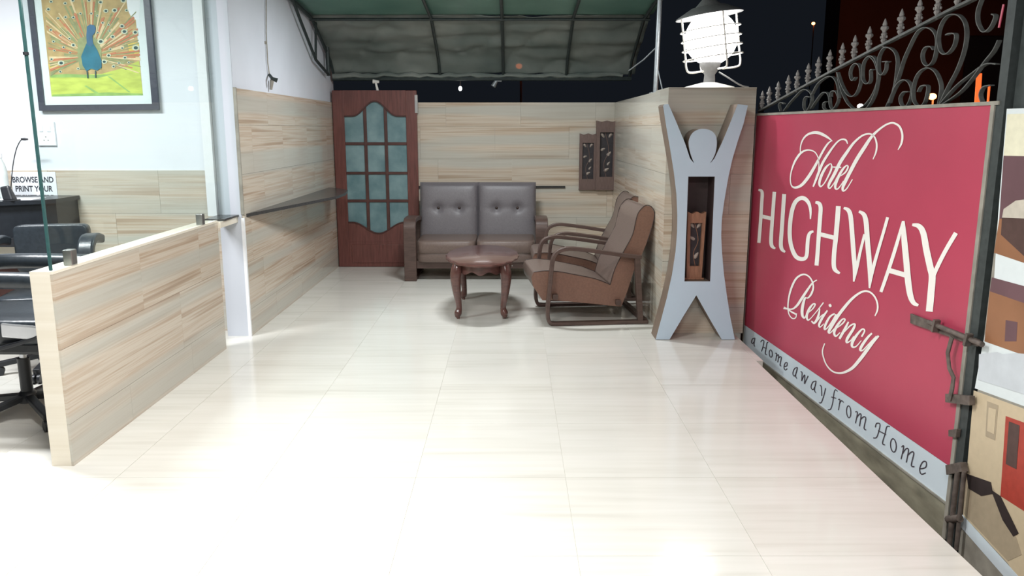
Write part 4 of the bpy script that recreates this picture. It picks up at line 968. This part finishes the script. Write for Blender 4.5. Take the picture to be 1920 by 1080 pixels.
# things on the desk
p = onZ(20, 380, DZT)
p = Vector((p.x, 5.78, DZT))
bx = onY(18, 372, 5.8)
hs = thing('desk_handset', 'small dark handset propped on papers on the black desk', 'device', (bx.x, 5.80, DZT))
MB().hexa([(bx.x - 0.035, 5.77, DZT + 0.004), (bx.x + 0.04, 5.77, DZT + 0.004), (bx.x + 0.04, 5.84, DZT + 0.004), (bx.x - 0.035, 5.84, DZT + 0.004)], [(bx.x - 0.06, 5.79, DZT + 0.10), (bx.x + 0.005, 5.79, DZT + 0.11), (bx.x + 0.005, 5.82, DZT + 0.11), (bx.x - 0.06, 5.82, DZT + 0.10)]).build('handset', 'black_plastic', hs, bevel=0.012)
MB().box(bx.x - 0.03, bx.x + 0.05, 5.76, 5.85, DZT, DZT + 0.008).build('handset_base', 'black_plastic', hs, bevel=0.002)
pr_ = MB().box(bx.x - 0.16, bx.x + 0.12, 5.86, 6.05, DZT, DZT + 0.002).build('paper_sheet', 'paper')
tag(pr_, 'white paper sheet lying on the desk behind the handset', 'paper')
mic = thing('gooseneck_lamp', 'thin black gooseneck lamp standing on the black desk', 'desk lamp', (bx.x + 0.02, 6.10, DZT))
mp_ = [onY(x, y, 6.10) for x, y in ((20, 366), (21, 345), (24, 312), (30, 282), (37, 266), (42, 261))]
MB().tube(catmull([tuple(v) for v in mp_], 4), 0.0035, 6).build('gooseneck', 'black_plastic', mic, smooth=True)
a, b = onY(40, 261, 6.10), onY(52, 261, 6.10)
MB().tube([a, a.lerp(b, 0.5), b], [0.008, 0.01, 0.007], 8).build('head', 'black_plastic', mic, smooth=True)
MB().lathe([(0.035, 0), (0.035, 0.008), (0.008, 0.015)], (mp_[0].x, 6.10, DZT), 14).build('foot', 'black_plastic', mic, smooth=True)
a = onY(2, 320, 6.0)
bt = thing('bottle', 'clear plastic bottle on the desk at the left picture edge', 'bottle', (a.x, 6.0, DZT))
M['bottle'] = plain('clear bottle plastic', rgb(206, 214, 212), 0.2, var=0.05)
MB().lathe([(0.035, 0), (0.04, 0.02), (0.04, 0.20), (0.03, 0.25), (0.014, 0.29), (0.014, 0.315)], (a.x, 6.0, DZT), 16).build('body', 'bottle', bt, smooth=True)
MB().lathe([(0.018, 0.30), (0.018, 0.33), (0.0, 0.335)], (a.x, 6.0, DZT), 14).build('cap', 'white_trim', bt, smooth=True)

# office chairs
def star_base(r, legs=5, rot=0.3, R=0.33):
    for k in range(legs):
        an = rot + 2 * math.pi * k / legs; dx, dy = math.cos(an), math.sin(an)
        MB().bar([(0.03 * dx, 0.03 * dy, 0.115), (R * 0.55 * dx, R * 0.55 * dy, 0.095), (R * dx, R * dy, 0.075)], (-dy, dx, 0), 0.045, 0.035).build('base_arm', 'black_plastic', r, local=True, bevel=0.006)
        w = MB()
        for s in (-1, 1):
            c = Vector((R * dx, R * dy, 0.03)) + Vector((-dy, dx, 0)) * s * 0.016
            w.tube([c - Vector((-dy, dx, 0)) * 0.009, c + Vector((-dy, dx, 0)) * 0.009], 0.03, 14)
        w.tube([(R * dx, R * dy, 0.03), (R * dx, R * dy, 0.08)], 0.008, 8)
        o = w.build('castor', 'black_plastic', r, local=True, smooth=True)
    MB().lathe([(0.05, 0.085), (0.055, 0.10), (0.045, 0.14), (0.032, 0.15), (0.032, 0.34), (0.0, 0.34)], (0, 0, 0), 14).build('column', 'black_plastic', r, local=True, smooth=True)
    MB().lathe([(0.018, 0.33), (0.018, 0.41), (0, 0.41)], (0, 0, 0), 12).build('gas_piston', 'chrome', r, local=True, smooth=True)
oc = thing('office_chair', 'black padded office chair cropped at the left edge, seat towards the partition', 'office chair', (-2.745, 4.33, 0), 0.0)
star_base(oc, rot=math.radians(172), R=0.34)
MB().box(-0.12, 0.10, -0.09, 0.09, 0.405, 0.48).build('tilt_mechanism', 'black_plastic', oc, local=True, bevel=0.01)
MB().box(-0.24, 0.30, -0.25, 0.25, 0.425, 0.50).build('seat_pan', 'black_plastic', oc, local=True, bevel=0.02)
MB().tube([(-0.1, -0.05, 0.40), (-0.2, -0.2, 0.39), (-0.24, -0.24, 0.39)], 0.006, 6).build('lever', 'black_plastic', oc, local=True)
MB().pillow((0.02, 0, 0.55), (0.32, 0.27, 0.075), 0.3).build('seat', 'black_leather', oc, local=True, smooth=True)
MB().pillow((-0.38, 0, 0.98), (0.07, 0.26, 0.42), 0.35).build('backrest', 'black_leather', oc, local=True, smooth=True)
for s in (-1, 1):
    y = s * 0.305
    MB().tube(catmull([(-0.42, y, 0.82), (-0.20, y, 0.84), (0.10, y, 0.84), (0.34, y, 0.83), (0.46, y, 0.79)], 5), [0.045] * 20 + [0.03], 12).build('armrest', 'black_leather', oc, local=True, smooth=True)
    MB().bar(catmull([(0.36, y, 0.79), (0.40, y, 0.68), (0.33, y, 0.56), (0.05, y * 0.95, 0.47)], 4), (0, 1, 0), 0.05, 0.02).build('arm_support', 'black_plastic', oc, local=True, bevel=0.004)
MB().bar(catmull([(0.10, -0.305, 0.578), (0.18, -0.31, 0.572), (0.28, -0.312, 0.564), (0.42, -0.312, 0.55)], 4), (0, 0, 1), 0.075, 0.022).build('chrome_bracket', 'chrome', oc, local=True, smooth=True, bevel=0.008)
# second chair, its back towards us
bc_ = onY(112, 452, 5.42)
o2 = thing('office_chair', 'black office chair with low square back in front of the black desk', 'office chair', (bc_.x - 0.01, 5.24, 0), math.radians(12))
star_base(o2, rot=0.9)
MB().pillow((0, -0.04, 0.50), (0.25, 0.22, 0.05), 0.3).build('seat', 'black_leather', o2, local=True, smooth=True)
MB().pillow((0, 0.20, 0.80), (0.235, 0.045, 0.165), 0.2).build('backrest', 'black_leather', o2, local=True, smooth=True)
MB().bar([(0, 0.0, 0.45), (0, 0.24, 0.46), (0, 0.25, 0.7)], (1, 0, 0), 0.06, 0.015).build('back_bar', 'black_plastic', o2, local=True)
for s in (-1, 1):
    MB().bar(catmull([(s * 0.29, -0.15, 0.64), (s * 0.29, -0.13, 0.80), (s * 0.29, -0.06, 0.875), (s * 0.29, 0.05, 0.885), (s * 0.29, 0.16, 0.86)], 4), (1, 0, 0), 0.10, 0.06).build('armrest', 'black_leather', o2, local=True, smooth=True, bevel=0.015)
    MB().bar([(s * 0.29, -0.05, 0.84), (s * 0.30, -0.05, 0.48), (s * 0.15, -0.05, 0.45)], (0, 1, 0), 0.05, 0.02).build('arm_support', 'black_plastic', o2, local=True)

# ================================================================== SMALL FIXTURES
cp_ = [onX(x, y, XL + 0.012) for x, y in ((499, -30), (499, 60), (500, 80), (502, 118), (505, 140))]
sp_ = thing('wall_spotlight', 'small dark swivel spotlight on the white wall with its cable', 'spotlight', onX(508, 152, XL))
MB().tube(cp_, 0.005, 6).build('cable', 'frame_grey', sp_)
MB().tube([onX(505, 140, XL + 0.01), onX(510, 147, XL + 0.05), onX(520, 151, XL + 0.09)], [0.012, 0.014, 0.02], 8).build('head', 'awning_steel', sp_, smooth=True)
MB().tube([onX(510, 150, XL + 0.03), onX(508, 168, XL + 0.02)], [0.018, 0.012], 8).build('bracket', 'frame_grey', sp_, smooth=True)
MB().box(XL - 0.005, XL + 0.006, cp_[2].y - 0.02, cp_[2].y + 0.02, cp_[2].z - 0.01, cp_[2].z + 0.01).build('clip', 'frame_grey', sp_)
d0 = onY(708, 170, 9.35)
cl = thing('clamp_lamp', 'small white clip spotlight on top of the mahogany door', 'spotlight', (d0.x, 9.352, DZ))
MB().tube([(d0.x, 9.352, DZ - 0.002), (d0.x - 0.02, 9.352, DZ + 0.09)], [0.016, 0.012], 8).build('stem', 'lamp_white', cl, smooth=True)
MB().tube([(d0.x - 0.05, 9.352, DZ + 0.10), (d0.x + 0.02, 9.352, DZ + 0.095)], [0.024, 0.014], 8).build('head', 'lamp_white', cl, smooth=True)
e0 = onY(932, 152, 9.36)
e1 = thing('eave_spotlight', 'small grey spotlight clipped to the awning eave pipe above the sofa', 'spotlight', (e0.x, 9.36, e0.z))
MB().tube([(e0.x - 0.045, 9.36, e0.z - 0.06), (e0.x - 0.01, 9.365, e0.z + 0.0)], [0.03, 0.02], 10).build('head', 'galv', e1, smooth=True)
MB().tube([(e0.x - 0.01, 9.365, e0.z), (e0.x + 0.05, 9.372, e0.z + 0.0)], 0.008, 8).build('bracket', 'galv', e1, smooth=True)
b0 = onY(863, 166, 9.44)
hb = thing('hanging_bulb', 'small lit bulb hanging in the dark gap above the back wall', 'bulb', b0)
MB().pillow(tuple(b0), (0.02, 0.02, 0.026), 1.0, 12, 8).build('bulb', 'bulb', hb, smooth=True)
MB().tube([b0 + Vector((0, 0, 0.02)), b0 + Vector((0, 0, 0.035)), (b0.x, 9.43, 2.15)], [0.010, 0.008, 0.004], 8).build('cord', 'black_plastic', hb)

# ================================================================== NIGHT OUTSIDE THE GATE
bd = struct('wall_street', MB().box(8.6, 40, 22.0, 23, -0.5, 9.0), 'night_wall')
for k in range(6):
    MB().box(12.0 + 3.2 * k, 13.6 + 3.2 * k, 21.95, 22.05, 2.2, 4.0).build('dark_window', 'black', bd)
def street_lamp(label, px, py, D, r, mat, base=True, lightp=0, col=(1, 0.35, 0.12)):
    c = onY(px, py, D)
    t = thing('street_lamp', label, 'street lamp', (c.x, D, -0.5))
    MB().pillow(tuple(c), (r * 1.3, r, r), 1.0, 14, 10).build('lamp_head', mat, t, smooth=True)
    MB().tube([(c.x + r * 0.8, D + r, -0.5), (c.x + r * 0.8, D + r, c.z - r * 0.4), (c.x + r * 0.3, D + r * 0.8, c.z)], 0.022, 8).build('pole', 'rust', t, smooth=True)
    if lightp:
        l = bpy.data.lights.new('street_glow', 'POINT'); l.energy = lightp; l.color = col; l.shadow_soft_size = 0.3
        o = bpy.data.objects.new('street_glow', l); COL.objects.link(o); o.parent = t; o.location = c - wloc(t) + Vector((0, -r - 0.45, 0))
    return t
street_lamp('orange street lamp glowing low behind the gate scrolls', 1748, 181, 18, 0.07, 'orange_glow', lightp=130)
street_lamp('white street lamp point just above the sign edge', 1613, 199, 18, 0.05, 'bulb')
street_lamp('tiny red lamp high in the dark sky left of the crest', 1525, 44, 30, 0.05, 'orange_glow')
street_lamp('orange lamp glowing through the plastic sheet above the sofa', 973, 124, 16, 0.05, 'orange_glow')
for lab, px, y0, y1, r in (('taller orange lit tube light standing beyond the gate', 1834, 138, 230, 0.05), ('thin short red lit tube light beside the gate post', 1853, 160, 230, 0.02)):
    a, b = onY(px + 2, y0, 16), onY(px - 4, y1, 16)
    t = thing('tube_light', lab, 'light', (b.x, 16, -0.5))
    MB().tube([a, b], r, 10).build('tube', 'orange_tube', t, smooth=True)
    MB().tube([b, (b.x, 16, -0.5)], r * 0.8, 8).build('pole', 'rust', t, smooth=True)
